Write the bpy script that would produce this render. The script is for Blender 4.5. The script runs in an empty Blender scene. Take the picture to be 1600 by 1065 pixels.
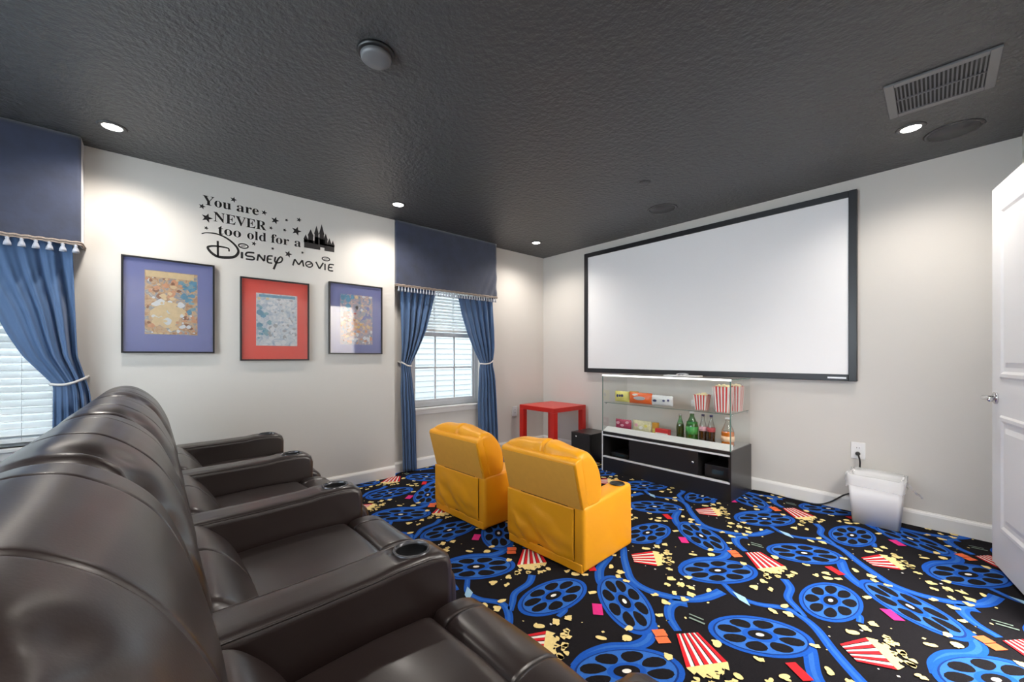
import bpy, bmesh, math, random
from mathutils import Vector, Matrix, noise
random.seed(7)
C = bpy.context.scene.collection
SC = bpy.context.scene
R = math.radians
# ------------------------------------------------------------------ camera, world, light, exposure
CAM_H = 1.132
cam_d = bpy.data.cameras.new('camera'); cam = bpy.data.objects.new('camera', cam_d); C.objects.link(cam)
cam.location = (0, 0, CAM_H); cam.rotation_euler = (R(90), 0, R(48.5))
cam_d.sensor_width = 36.0; cam_d.lens = 628.0/1600*36; cam_d.shift_y = (558-532.5)/1600.0
cam_d.clip_start = 0.02
SC.camera = cam
SC.view_settings.view_transform = 'Standard'; SC.view_settings.look = 'None'
SC.view_settings.gamma = 1.0; SC.view_settings.use_curve_mapping = False
SC.view_settings.exposure = 0.72
w = bpy.data.worlds.new('world'); SC.world = w; w.use_nodes = True
w.node_tree.nodes['Background'].inputs[0].default_value = (0.86, 0.93, 1.0, 1)
w.node_tree.nodes['Background'].inputs[1].default_value = 6.5
DOWNLIGHTS = [(-3.21, -0.188), (-3.22, 1.55), (-3.25, 3.244), (-0.21, 3.225), (-0.21, 1.52), (-0.21, -0.19)]  # last two are added, unseen, continuing the grid of the others
SPOT_W = 40.0
for (x, y) in DOWNLIGHTS:
    l = bpy.data.lights.new('downlight_lamp', 'SPOT'); l.energy = SPOT_W; l.spot_size = R(150); l.spot_blend = 0.9
    l.shadow_soft_size = 0.06; l.color = (1.0, 0.93, 0.85)
    o = bpy.data.objects.new('downlight_lamp', l); C.objects.link(o); o.location = (x, y, 2.425)
# added lamp in the unseen hallway, brightening the room through the open doorway
def area(name, loc, rot, sx, sy, e, col):
    l = bpy.data.lights.new(name, 'AREA'); l.shape = 'RECTANGLE'; l.size = sx; l.size_y = sy; l.energy = e; l.color = col
    o = bpy.data.objects.new(name, l); C.objects.link(o); o.location = loc; o.rotation_euler = rot
    return o
area('hallway_lamp', (0.9, 2.3, 2.40), (0, 0, 0), 0.9, 2.4, 190, (1.0, 0.97, 0.93))

# ------------------------------------------------------------------ helpers
def mat(name, col, rough=0.5, metal=0.0, spec=0.5, bump=0.0, bscale=60.0, detail=3.0, var=0.0, vscale=8.0, coat=0.0, sheen=0.0, emit=None, es=0.0, trans=0.0, bdist=0.01, kind='noise'):
    m = bpy.data.materials.new(name); m.use_nodes = True
    nt = m.node_tree; b = nt.nodes['Principled BSDF']
    b.inputs['Base Color'].default_value = (*col, 1)
    b.inputs['Roughness'].default_value = rough; b.inputs['Metallic'].default_value = metal
    b.inputs['Specular IOR Level'].default_value = spec
    b.inputs['Coat Weight'].default_value = coat; b.inputs['Sheen Weight'].default_value = sheen
    b.inputs['Transmission Weight'].default_value = trans
    if emit: b.inputs['Emission Color'].default_value = (*emit, 1); b.inputs['Emission Strength'].default_value = es
    tc = nt.nodes.new('ShaderNodeTexCoord')
    if bump > 0:
        if kind == 'noise':
            n = nt.nodes.new('ShaderNodeTexNoise'); n.inputs['Detail'].default_value = detail
            out = n.outputs['Fac']
        else:
            n = nt.nodes.new('ShaderNodeTexVoronoi'); n.feature = 'SMOOTH_F1'; out = n.outputs['Distance']
        n.inputs['Scale'].default_value = bscale
        nt.links.new(tc.outputs['Object'], n.inputs['Vector'])
        bp = nt.nodes.new('ShaderNodeBump'); bp.inputs['Strength'].default_value = bump; bp.inputs['Distance'].default_value = bdist
        nt.links.new(out, bp.inputs['Height']); nt.links.new(bp.outputs[0], b.inputs['Normal'])
    if var > 0:
        n = nt.nodes.new('ShaderNodeTexNoise'); n.inputs['Scale'].default_value = vscale; n.inputs['Detail'].default_value = 4
        nt.links.new(tc.outputs['Object'], n.inputs['Vector'])
        mx = nt.nodes.new('ShaderNodeMix'); mx.data_type = 'RGBA'
        mx.inputs[6].default_value = (*[c*(1-var) for c in col], 1); mx.inputs[7].default_value = (*[min(1, c*(1+var)) for c in col], 1)
        nt.links.new(n.outputs['Fac'], mx.inputs[0]); nt.links.new(mx.outputs[2], b.inputs['Base Color'])
    return m
def glass_mat(name, tint=(1, 1, 1), refl=0.06, fr=0.5):
    m = bpy.data.materials.new(name); m.use_nodes = True; nt = m.node_tree
    for n in list(nt.nodes): nt.nodes.remove(n)
    out = nt.nodes.new('ShaderNodeOutputMaterial'); t = nt.nodes.new('ShaderNodeBsdfTransparent'); g = nt.nodes.new('ShaderNodeBsdfGlossy')
    t.inputs[0].default_value = (*tint, 1); g.inputs['Roughness'].default_value = 0.03
    lw = nt.nodes.new('ShaderNodeLayerWeight'); lw.inputs[0].default_value = 0.25
    mp = nt.nodes.new('ShaderNodeMath'); mp.operation = 'MULTIPLY_ADD'; mp.inputs[1].default_value = fr; mp.inputs[2].default_value = refl
    mx = nt.nodes.new('ShaderNodeMixShader')
    nt.links.new(lw.outputs['Fresnel'], mp.inputs[0]); nt.links.new(mp.outputs[0], mx.inputs[0])
    nt.links.new(t.outputs[0], mx.inputs[1]); nt.links.new(g.outputs[0], mx.inputs[2]); nt.links.new(mx.outputs[0], out.inputs[0])
    return m

def film_mat(name, a):
    m = mat(name, (0.85, 0.86, 0.87), 0.25); m.node_tree.nodes['Principled BSDF'].inputs['Alpha'].default_value = a; return m
def new(): return bmesh.new()
def add_box(bm, x0, x1, y0, y1, z0, z1, bevel=0.0, seg=2, M=None, mi=0):
    vs = [bm.verts.new(p) for p in ((x0,y0,z0),(x1,y0,z0),(x1,y1,z0),(x0,y1,z0),(x0,y0,z1),(x1,y0,z1),(x1,y1,z1),(x0,y1,z1))]
    fs = [bm.faces.new([vs[i] for i in f]) for f in ((0,3,2,1),(4,5,6,7),(0,1,5,4),(1,2,6,5),(2,3,7,6),(3,0,4,7))]
    for f in fs: f.material_index = mi
    if bevel > 0:
        es = list({e for f in fs for e in f.edges})
        r = bmesh.ops.bevel(bm, geom=es, offset=bevel, segments=seg, profile=0.5, affect='EDGES')
        for f in r['faces']: f.material_index = mi
        vs = list({v for f in r['faces'] for v in f.verts} | {v for v in vs if v.is_valid})
    if M is not None: bmesh.ops.transform(bm, matrix=M, verts=[v for v in vs if v.is_valid])
    return vs
def add_prism(bm, pts, axis, a0, a1, mi=0):
    """pts: 2-D polygon; axis 'x': pts=(y,z); 'y': pts=(x,z); 'z': pts=(x,y)"""
    def mk(p, a): return {'x': (a, p[0], p[1]), 'y': (p[0], a, p[1]), 'z': (p[0], p[1], a)}[axis]
    A = [bm.verts.new(mk(p, a0)) for p in pts]; B = [bm.verts.new(mk(p, a1)) for p in pts]
    n = len(pts); fs = [bm.faces.new(A[::-1]), bm.faces.new(B)]
    for i in range(n): fs.append(bm.faces.new((A[i], A[(i+1) % n], B[(i+1) % n], B[i])))
    for f in fs: f.material_index = mi
    return A+B
def add_lathe(bm, prof, c=(0, 0, 0), n=24, mi=0, M=None):
    rings = []
    for (r, z) in prof:
        rings.append([bm.verts.new((c[0]+r*math.cos(2*math.pi*i/n), c[1]+r*math.sin(2*math.pi*i/n), c[2]+z)) for i in range(n)])
    fs = []
    for a, b in zip(rings, rings[1:]):
        for i in range(n): fs.append(bm.faces.new((a[i], a[(i+1) % n], b[(i+1) % n], b[i])))
    fs.append(bm.faces.new(rings[0][::-1])); fs.append(bm.faces.new(rings[-1]))
    for f in fs: f.material_index = mi; f.smooth = True
    vs = [v for r in rings for v in r]
    if M is not None: bmesh.ops.transform(bm, matrix=M, verts=vs)
    return vs
def add_tube(bm, pts, r, n=8, mi=0, closed=False):
    pts = [Vector(p) for p in pts]; rings = []; N = len(pts)
    for i, p in enumerate(pts):
        if closed: d = pts[(i+1) % N]-pts[i-1]
        else: d = (pts[min(i+1, N-1)]-pts[max(i-1, 0)])
        d.normalize(); up = Vector((0, 0, 1)) if abs(d.z) < 0.9 else Vector((1, 0, 0))
        a = d.cross(up).normalized(); b = a.cross(d).normalized()
        rr = r[i] if isinstance(r, (list, tuple)) else r
        rings.append([bm.verts.new(p+a*rr*math.cos(2*math.pi*k/n)+b*rr*math.sin(2*math.pi*k/n)) for k in range(n)])
    prs = list(zip(rings, rings[1:])) + ([(rings[-1], rings[0])] if closed else [])
    for x, y in prs:
        for k in range(n):
            f = bm.faces.new((x[k], x[(k+1) % n], y[(k+1) % n], y[k])); f.smooth = True; f.material_index = mi
    if not closed:
        for q in (rings[0][::-1], rings[-1]): bm.faces.new(q).material_index = mi
def smooth_curve(pts, n=8, closed=False):
    out = []; N = len(pts); P = [Vector(p) for p in pts]
    rng = N if closed else N-1
    for i in range(rng):
        if closed: p0, p1, p2, p3 = P[i-1], P[i], P[(i+1) % N], P[(i+2) % N]
        else: p0, p1, p2, p3 = P[max(i-1, 0)], P[i], P[i+1], P[min(i+2, N-1)]
        for k in range(n):
            t = k/n
            out.append(0.5*((2*p1)+(-p0+p2)*t+(2*p0-5*p1+4*p2-p3)*t*t+(-p0+3*p1-3*p2+p3)*t**3))
    if not closed: out.append(P[-1].copy())
    return out
def add_cushion(bm, prof, x0, x1, nx=40, rnd=0.05, seams=(), sd=0.006, sw=0.006, lump=0.0, crown=0.0, mi=0, sub=6, seed=0.0, fn=None):
    """closed YZ profile lofted along X with rounded ends, stitched grooves at the given x, gentle lumps"""
    P = smooth_curve([(p[0], p[1], 0) for p in prof], sub, True); n = len(P)
    c = sum(P, Vector())/n
    nrm = []
    for i in range(n):
        d = P[(i+1) % n]-P[i-1]; q = Vector((d.y, -d.x, 0)).normalized()
        nrm.append(q)
    area_ = sum(P[i].x*P[(i+1) % n].y-P[(i+1) % n].x*P[i].y for i in range(n))
    if area_ < 0: nrm = [-q for q in nrm]
    xs = []
    for i in range(nx+1):
        t = i/nx; xs.append(x0+(x1-x0)*t)
    for e in [rnd*(1-math.cos(a*math.pi/12)) for a in range(0, 6)]: xs += [x0+e, x1-e]
    seams = [s if isinstance(s, tuple) else (s, 1.0, True) for s in seams]
    for s, _, _ in seams: xs += [s-3*sw, s-2*sw, s-1.3*sw, s-0.8*sw, s-0.0020, s+0.0020, s+0.8*sw, s+1.3*sw, s+2*sw, s+3*sw]
    xs = sorted(set(round(x, 5) for x in xs if x0-1e-6 <= x <= x1+1e-6))
    rings = []
    for x in xs:
        e = min(x-x0, x1-x); off = 0.0
        if e < rnd: off -= rnd-math.sqrt(max(0, rnd*rnd-(rnd-e)**2))
        for s, k_, _ in seams: off -= sd*k_*math.exp(-((x-s)/sw)**2)
        t = (x-x0)/(x1-x0); off += crown*(1-(2*t-1)**2)
        ring = []
        for i in range(n):
            o = off
            if lump: o += lump*noise.noise(Vector((x*5+seed, P[i].x*6, P[i].y*6)))
            p = P[i]+nrm[i]*o
            q = Vector((x, p.x, p.y))
            if fn: q = fn(q, nrm[i])
            ring.append(bm.verts.new(q))
        rings.append(ring)
    for ri, (a, b) in enumerate(zip(rings, rings[1:])):
        xm = (xs[ri]+xs[ri+1])/2; dk = any(d_ and abs(xm-s) < 0.0015 for s, _, d_ in seams)
        for i in range(n):
            f = bm.faces.new((a[i], a[(i+1) % n], b[(i+1) % n], b[i])); f.smooth = True; f.material_index = mi+(1 if dk else 0)
    for q in (rings[0], rings[-1][::-1]):
        f = bm.faces.new(q); f.material_index = mi; f.smooth = True
def put(name, bm, m, parent=None, smooth=False, normals=True):
    if normals: bmesh.ops.recalc_face_normals(bm, faces=bm.faces)
    me = bpy.data.meshes.new(name); bm.to_mesh(me); bm.free()
    for x in (m if isinstance(m, (list, tuple)) else [m]): me.materials.append(x)
    if smooth:
        for p in me.polygons: p.use_smooth = True
    o = bpy.data.objects.new(name, me); C.objects.link(o)
    if parent:
        o.parent = parent
    return o
def thing(name, label, cat, loc=(0, 0, 0), rz=0.0, group=None):
    o = bpy.data.objects.new(name, None); C.objects.link(o); o.location = loc; o.rotation_euler = (0, 0, rz)
    o.empty_display_size = 0.1
    return tag(o, label, cat, group)
def tag(o, label, cat, group=None):
    o['label'] = label; o['category'] = cat
    if group: o['group'] = group
    return o
def struct(name, bm, m):
    o = put(name, bm, m); o['kind'] = 'structure'; return o
def dup(root, loc, rz=0.0, label=None):
    r = root.copy(); C.objects.link(r); r.location = loc; r.rotation_euler = (0, 0, rz)
    if label: r['label'] = label
    for ch in list(root.children):
        c = ch.copy(); C.objects.link(c); c.parent = r
        for g in list(ch.children):
            d = g.copy(); C.objects.link(d); d.parent = c
    return r
def box_obj(name, a, m, parent=None, bevel=0.0, seg=2):
    bm = new(); add_box(bm, *a, bevel=bevel, seg=seg); return put(name, bm, m, parent)

# ------------------------------------------------------------------ materials
M_wall = mat('wall_paint', (0.66, 0.632, 0.590), 0.55, bump=0.08, bscale=180, bdist=0.004)
M_ceil = mat('ceiling_paint', (0.060, 0.060, 0.061), 0.38, bump=0.85, bscale=42, bdist=0.012, detail=4)
M_trim = mat('white_trim', (0.80, 0.79, 0.77), 0.35)
M_door = mat('door_paint', (0.86, 0.86, 0.87), 0.35)
M_leather = mat('brown_leather', (0.021, 0.0125, 0.0115), 0.36, spec=0.7, coat=0.25, bump=0.05, bscale=260, bdist=0.003, var=0.10, vscale=6)
M_leather.node_tree.nodes['Principled BSDF'].inputs['Coat Roughness'].default_value = 0.22
M_leather_d = mat('brown_leather_seam', (0.015, 0.012, 0.012), 0.5)
M_black = mat('black_plastic', (0.012, 0.012, 0.013), 0.35)
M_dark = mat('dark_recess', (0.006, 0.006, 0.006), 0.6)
M_chrome = mat('chrome', (0.75, 0.75, 0.76), 0.15, metal=1.0)
M_ring = mat('cup_ring', (0.10, 0.10, 0.11), 0.22, metal=0.6)
M_yellow = mat('yellow_vinyl', (0.86, 0.36, 0.006), 0.42, bump=0.15, bscale=120, bdist=0.003, var=0.06, vscale=5)
M_yellow_d = mat('yellow_backing', (0.74, 0.35, 0.045), 0.75, var=0.06, vscale=30)
M_red = mat('red_lacquer', (0.62, 0.02, 0.012), 0.32)
M_velvet = mat('navy_velvet', (0.016, 0.024, 0.058), 0.75, sheen=0.8, bump=0.1, bscale=30, var=0.6, vscale=9)
M_curtain = mat('blue_curtain', (0.065, 0.13, 0.26), 0.7, sheen=0.35, bump=0.08, bscale=200, bdist=0.002, var=0.12, vscale=5)
M_tassel = mat('tassel_thread', (0.42, 0.44, 0.50), 0.8)
M_rope = mat('cream_rope', (0.62, 0.60, 0.58), 0.8)
M_gold = mat('trim_braid', (0.30, 0.24, 0.20), 0.7, var=0.5, vscale=160)
M_frame = mat('black_frame', (0.015, 0.015, 0.018), 0.35)
M_screen = mat('screen_fabric', (0.93, 0.93, 0.94), 0.7)
M_cab = mat('black_laminate', (0.018, 0.017, 0.018), 0.28)
M_alu = mat("aluminium", (0.80, 0.81, 0.83), 0.4, metal=0.25)
M_white = mat('white_plastic', (0.85, 0.85, 0.85), 0.35)
M_decal = mat('black_vinyl', (0.010, 0.009, 0.009), 0.5)
M_castle = mat('dark_vinyl', (0.022, 0.018, 0.018), 0.6)
M_glass = glass_mat('clear_glass', (0.985, 0.995, 0.99), 0.015, 0.22)
M_glass_edge = mat('glass_edge', (0.12, 0.22, 0.19), 0.15)
M_wglass = glass_mat('window_glass', (0.93, 0.96, 0.97), 0.03)
M_pglass = glass_mat('picture_glass', (1, 1, 1), 0.05)
M_win = mat('window_vinyl', (0.55, 0.57, 0.60), 0.4)
M_blind = mat('blind_slat', (0.80, 0.82, 0.82), 0.5)
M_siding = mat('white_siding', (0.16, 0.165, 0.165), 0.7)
M_lamp = mat('lamp_lens', (0.9, 0.9, 0.9), 0.3, emit=(1.0, 0.96, 0.9), es=14.0)

# ------------------------------------------------------------------ room shell
XL, XN, YS, XR, YB, H = -3.71, -3.61, 3.837, 0.219, -1.35, 2.44
def wall_boxes(bm, fixed, axis, u0, u1, z1, holes, thick):
    """wall running along u with rectangular holes (ua, ub, za, zb)"""
    def bx(a, b, c, d):
        if b-a < 1e-4 or d-c < 1e-4: return
        if axis == 'y': add_box(bm, min(fixed, fixed+thick), max(fixed, fixed+thick), a, b, c, d)
        else: add_box(bm, a, b, min(fixed, fixed+thick), max(fixed, fixed+thick), c, d)
    cur = u0
    for (a, b, c, d) in sorted(holes):
        bx(cur, a, 0, z1); bx(a, b, 0, c); bx(a, b, d, z1); cur = b
    bx(cur, u1, 0, z1)
W2 = (1.93, 2.80, 0.615, 2.06); W1 = (-1.28, -0.40, 0.615, 2.06)
bm = new(); wall_boxes(bm, XL, 'y', 1.70, YS, H, [W2], -0.14); wall_boxes(bm, XN, 'y', YB, 1.70, H, [W1], -0.24)
struct('wall_left', bm, M_wall)
bm = new(); add_box(bm, XL-0.14, XR+0.12, YS, YS+0.12, 0, H); struct('wall_front', bm, M_wall)
bm = new(); wall_boxes(bm, XR, 'y', YB, YS, H, [(1.93, 2.72, 0.0, 2.06)], 0.12); struct('wall_right', bm, M_wall)
W3 = (-3.05, -0.45, 0.75, 2.10)  # opening for the added daylight window
bm = new(); wall_boxes(bm, YB, 'x', XN-0.24, XR+0.12, H, [W3], -0.12); struct('wall_back', bm, M_wall)
bm = new(); add_box(bm, XL-0.14, 1.72, YB-0.12, YS+0.12, H, H+0.1); struct('ceiling', bm, M_ceil)
# the hallway beyond the doorway
bm = new(); add_box(bm, 1.6, 1.72, YB, YS+0.12, 0, H); add_box(bm, XR+0.12, 1.6, YS, YS+0.12, 0, H); add_box(bm, XR+0.12, 1.6, YB-0.12, YB, 0, H)
struct('wall_hallway', bm, M_wall)
# baseboards
def base_prof(bm, p0, p1, nx, ny, h=0.105, t=0.016):
    p0 = Vector((p0[0], p0[1], 0)); p1 = Vector((p1[0], p1[1], 0)); n = Vector((nx, ny, 0))
    prof = [(0, 0), (t, 0), (t, h-0.022), (t*0.75, h-0.010), (t*0.45, h-0.004), (t*0.4, h), (0, h)]
    A = [bm.verts.new(p0+n*a+Vector((0, 0, b))) for a, b in prof]; B = [bm.verts.new(p1+n*a+Vector((0, 0, b))) for a, b in prof]
    k = len(prof); bm.faces.new(A); bm.faces.new(B[::-1])
    for i in range(k): bm.faces.new((A[i], A[(i+1) % k], B[(i+1) % k], B[i]))
bm = new(); base_prof(bm, (XL, 1.70), (XL, YS), 1, 0); base_prof(bm, (XN, YB), (XN, 1.70), 1, 0); struct('baseboard_left', bm, M_trim)
bm = new(); base_prof(bm, (XL, YS), (XR, YS), 0, -1); struct('baseboard_front', bm, M_trim)
bm = new(); base_prof(bm, (XR, 2.79), (XR, YS), -1, 0); base_prof(bm, (XR, YB), (XR, 1.86), -1, 0); struct('baseboard_right', bm, M_trim)
# door casing around the opening in the right wall
bm = new()
add_box(bm, XR-0.018, XR, 2.72, 2.785, 0, 2.12, 0.004); add_box(bm, XR-0.018, XR, 1.865, 1.93, 0, 2.12, 0.004); add_box(bm, XR-0.018, XR, 1.93, 2.72, 2.06, 2.12, 0.004)
add_box(bm, XR, XR+0.12, 2.705, 2.72, 0, 2.06); add_box(bm, XR, XR+0.12, 1.93, 1.945, 0, 2.06); add_box(bm, XR, XR+0.12, 1.945, 2.705, 2.045, 2.06)
struct('trim_1', bm, M_trim)

# ------------------------------------------------------------------ patterned carpet (pattern kept inside the floor mesh)
def carpet_mat(name, col, var=0.25):
    m = mat(name, col, 0.95, spec=0.1, bump=0.5, bscale=420, bdist=0.004, var=var, vscale=90)
    return m
CP = [carpet_mat('carpet_black', (0.010, 0.009, 0.011)), carpet_mat('carpet_blue', (0.012, 0.085, 0.42), 0.15), carpet_mat('carpet_light_blue', (0.030, 0.13, 0.47), 0.15),
      carpet_mat('carpet_cream', (0.80, 0.63, 0.27), 0.12), carpet_mat('carpet_red', (0.60, 0.022, 0.030), 0.12), carpet_mat('carpet_magenta', (0.62, 0.03, 0.20), 0.12),
      carpet_mat('carpet_orange', (0.78, 0.16, 0.06), 0.12), carpet_mat('carpet_white', (0.80, 0.76, 0.70), 0.1), carpet_mat('carpet_pale_blue', (0.30, 0.50, 0.68), 0.1),
      carpet_mat('carpet_navy', (0.010, 0.035, 0.17), 0.15), carpet_mat('carpet_grey_green', (0.20, 0.26, 0.22), 0.2)]
BLK, BLU, LBL, CRM, RED, MAG, ORG, WHT, PBL, NVY, GRN = range(11)
O0 = Vector((-1.367, 2.364, 0)); E1 = Vector((0.943, -0.024, 0)); E2 = Vector((-0.063, 0.960, 0))
fb = new()
def latt(u, v): return O0+E1*u+E2*v
def poly(pts, lvl, mi):
    z = lvl*0.0004
    vs = [fb.verts.new((p[0], p[1], z)) for p in pts]
    try:
        f = fb.faces.new(vs); f.material_index = mi
        if f.calc_area() > 0:
            f.normal_update()
            if f.normal.z < 0: f.normal_flip()
    except ValueError: pass
def ell(c, ra, rb, ang, lvl, mi, n=32):
    ca, sa = math.cos(ang), math.sin(ang)
    poly([(c[0]+ra*math.cos(t)*ca-rb*math.sin(t)*sa, c[1]+ra*math.cos(t)*sa+rb*math.sin(t)*ca) for t in [2*math.pi*i/n for i in range(n)]], lvl, mi)
def ribbon(pts, wid, lvl, mi):
    P = smooth_curve([(p[0], p[1], 0) for p in pts], 6)
    Lf, Rt = [], []
    for i, p in enumerate(P):
        d = (P[min(i+1, len(P)-1)]-P[max(i-1, 0)]).normalized(); nn = Vector((-d.y, d.x, 0))
        k = wid[0]+(wid[1]-wid[0])*i/(len(P)-1)
        Lf.append(p+nn*k); Rt.append(p-nn*k)
    for i in range(len(P)-1): poly([Lf[i], Rt[i], Rt[i+1], Lf[i+1]], lvl, mi)
def reel(c, ra, rb, ang):
    ca, sa = math.cos(ang), math.sin(ang)
    def T(r, t): return (c[0]+r*ra*math.cos(t)*ca-r*rb*math.sin(t)*sa, c[1]+r*ra*math.cos(t)*sa+r*rb*math.sin(t)*ca)
    ell(c, ra*1.03, rb*1.05, ang, 3, BLU, 40)
    ell(c, ra*0.93, rb*0.93, ang, 4, NVY, 40)
    ell(c, ra*0.89, rb*0.89, ang, 5, LBL, 40)
    ell(c, ra*0.35, rb*0.35, ang, 6, BLU, 24)
    for k in range(8):
        t0 = 2*math.pi*(k+0.5)/8; pts = []
        for i in range(14):
            a = 2*math.pi*i/14
            r = 0.605+0.245*math.cos(a); wd = 0.362*math.sin(a)*(0.93+0.07*math.cos(a))*(0.62/max(r, 0.5))**0.3
            pts.append(T(r, t0+wd))
        poly(pts, 6, BLK)
    ell(c, ra*0.24, rb*0.24, ang, 7, BLK, 20)
    ell(c, ra*0.085, rb*0.085, ang, 8, WHT, 12)
def blob(c, r, lvl=9, mi=CRM, sq=1.0, seed=0):
    n = 14; rnd = random.Random(seed)
    ph = rnd.uniform(0, 6.28); k = rnd.choice([2, 3, 4]); a0 = rnd.uniform(0, 3.14)
    pts = []
    for i in range(n):
        t = 2*math.pi*i/n; rr = r*(1+0.20*math.sin(k*t+ph)+0.08*math.sin(7*t)); x, y = rr*math.cos(t), rr*math.sin(t)*0.66*sq
        pts.append((c[0]+x*math.cos(a0)-y*math.sin(a0), c[1]+x*math.sin(a0)+y*math.cos(a0)))
    poly(pts, lvl, mi)
def popbox(A, B, C_, D, seed):
    """A,B: narrow end, C,D: wide end (C next to B); stripes run from the narrow to the wide end"""
    A, B, C_, D = [Vector((p[0], p[1], 0)) for p in (A, B, C_, D)]
    n = 9
    for i in range(n):
        t0, t1 = i/n, (i+1)/n
        poly([A.lerp(B, t0), A.lerp(B, t1), D.lerp(C_, t1), D.lerp(C_, t0)], 9, RED if i % 2 == 0 else WHT)
    for i in (1, 3, 5, 7):
        t = i/n; q0 = A.lerp(B, t); q1 = D.lerp(C_, t); nn = (C_-D).normalized()*0.004
        poly([q0, q0+nn, q1+nn, q1], 10, BLK)
    mid = (A+B)/2; wid = (C_+D)/2; out = (wid-mid).normalized(); side = (C_-D)
    rnd = random.Random(seed)
    pts = [D, C_]
    m = 12
    for i in range(m+1):
        t = 1-i/m; b = 0.055*math.sin(math.pi*min(1, max(0, t)))**0.5+0.012*math.sin(i*2.4)
        pts.append(D+side*t+out*max(0.006, b))
    poly(pts[1:] + [D], 11, CRM)
    for i in range(12):
        p = D+side*rnd.uniform(-0.05, 1.05)+out*rnd.uniform(0.045, 0.095); blob(p, rnd.uniform(0.010, 0.017), 12, CRM, 1.2, seed*31+i)
    for i in range(6):
        p = D+side*rnd.uniform(0.1, 0.9)+out*rnd.uniform(0.03, 0.07); blob(p, 0.006, 13, BLK, 1, seed*17+i)
KERN = [(0.918, 0.221), (0.951, 0.294), (0.97, 0.238), (0.007, 0.269), (0.067, 0.455), (0.137, 0.442), (0.198, 0.39), (0.135, 0.175), (0.365, 0.592), (0.37, 0.529), (0.43, 0.679), (0.425, 0.579), (0.43, 0.487), (0.477, 0.593), (0.496, 0.533), (0.549, 0.644), (0.492, 0.468), (0.434, 0.378), (0.461, 0.271), (0.169, 0.93), (0.144, 0.872), (0.011, 0.575), (0.855, 0.78), (0.883, 0.73), (0.322, 0.677), (0.345, 0.94), (0.426, 0.025), (0.153, 0.393), (0.723, 0.942), (0.709, 0.847), (0.774, 0.883), (0.823, 0.7), (0.109, 0.794), (0.366, 0.39), (0.596, 0.062), (0.712, 0.279), (0.855, 0.314), (0.402, 0.086)]
LONG = [(0.53, 0.80), (0.587, 0.76), (0.671, 0.702), (0.76, 0.712), (0.853, 0.77), (0.915, 0.765), (0.988, 0.714), (1.061, 0.606), (1.133, 0.515), (1.213, 0.432), (1.305, 0.41), (1.4, 0.432), (1.493, 0.484), (1.555, 0.566), (1.597, 0.687)]
DB = [(-0.05, 0.60), (-0.010, 0.545), (0.030, 0.393), (0.105, 0.290), (0.17, 0.27)]
BC = [(0.44, 0.19), (0.462, 0.178), (0.490, 0.088), (0.465, 0.006), (0.397, -0.076), (0.360, -0.178), (0.365, -0.26)]
R4 = [(0.80, 0.058), (0.841, -0.010), (0.851, -0.12), (0.897, -0.18), (0.935, -0.23)]
R5 = [(0.510, 0.455), (0.470, 0.425), (0.463, 0.365), (0.497, 0.292), (0.560, 0.236)]
TAIL = [(0.09, 0.06), (0.103, -0.013), (0.12, -0.038), (0.124, -0.09)]
for iu in range(-4, 4):
    for iv in range(-6, 4):
        def Q(p): 
            v = latt(p[0]+iu, p[1]+iv); return (v.x, v.y)
        ribbon([Q(p) for p in LONG], (0.013, 0.026), 1, BLU); ribbon([Q(p) for p in LONG], (0.004, 0.010), 2, LBL)
        for L_, a, b in ((DB, 0.024, 0.024), (BC, 0.026, 0.024), (R4, 0.020, 0.014), (R5, 0.030, 0.016), (TAIL, 0.016, 0.012)):
            ribbon([Q(p) for p in L_], (a, b), 1, BLU); ribbon([Q(p) for p in L_], (a*0.35, b*0.35), 2, LBL)
        reel(Q((0.007, 0.008)), 0.195, 0.106, R(-93)); reel(Q((0.286, 0.236)), 0.218, 0.107, R(142))
        reel(Q((0.515, -0.128)), 0.207, 0.116, R(-124)); reel(Q((0.824, 0.476)), 0.192, 0.119, R(-137))
        popbox(Q((0.077, 0.665)), Q((0.137, 0.597)), Q((0.252, 0.658)), Q((0.151, 0.796)), 3)
        popbox(Q((0.628, 0.287)), Q((0.565, 0.208)), Q((0.671, 0.059)), Q((0.774, 0.208)), 5)
        for k, p in enumerate(KERN): blob(Q(p), 0.0175+0.004*((k*7) % 3-1), 12, CRM, 1.15, k); blob((Q(p)[0]+0.014*math.sin(k*2.3), Q(p)[1]+0.014*math.cos(k*2.3)), 0.011, 13, CRM, 1.2, k+90)
        for k in range(26):
            rr = random.Random(k*7+1); blob(Q((rr.random(), rr.random())), rr.uniform(0.003, 0.007), 1, CRM if k % 3 else WHT, 1.3, k)
        def tick(c, d, wd, mi):
            c = Vector((*Q(c), 0)); d = Vector(d).normalized().to_3d(); n_ = Vector((-d.y, d.x, 0))
            poly([c+d*wd[0]+n_*wd[1], c-d*wd[0]+n_*wd[1], c-d*wd[0]-n_*wd[1], c+d*wd[0]-n_*wd[1]], 10, mi)
        tick((0.227, 0.086), (0.65, -0.75), (0.040, 0.022), MAG)
        tick((0.510, 0.160), (0.8, -0.6), (0.020, 0.026), ORG); tick((0.540, 0.130), (0.8, -0.6), (0.018, 0.026), ORG)
        tick((0.985, 0.365), (0.8, -0.6), (0.042, 0.020), RED)
        c = Vector((*Q((0.688, 0.694)), 0)); poly([c+Vector((-0.05, 0.03, 0)), c+Vector((0.01, 0.02, 0)), c+Vector((0.05, -0.035, 0)), c+Vector((-0.002, -0.02, 0))], 10, PBL)
        tick((0.583, 0.385), (0.95, 0.1), (0.030, 0.004), GRN); tick((0.595, 0.360), (0.95, 0.1), (0.032, 0.005), GRN)
fx0, fx1, fy0, fy1 = XL, XR, YB, YS
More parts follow.
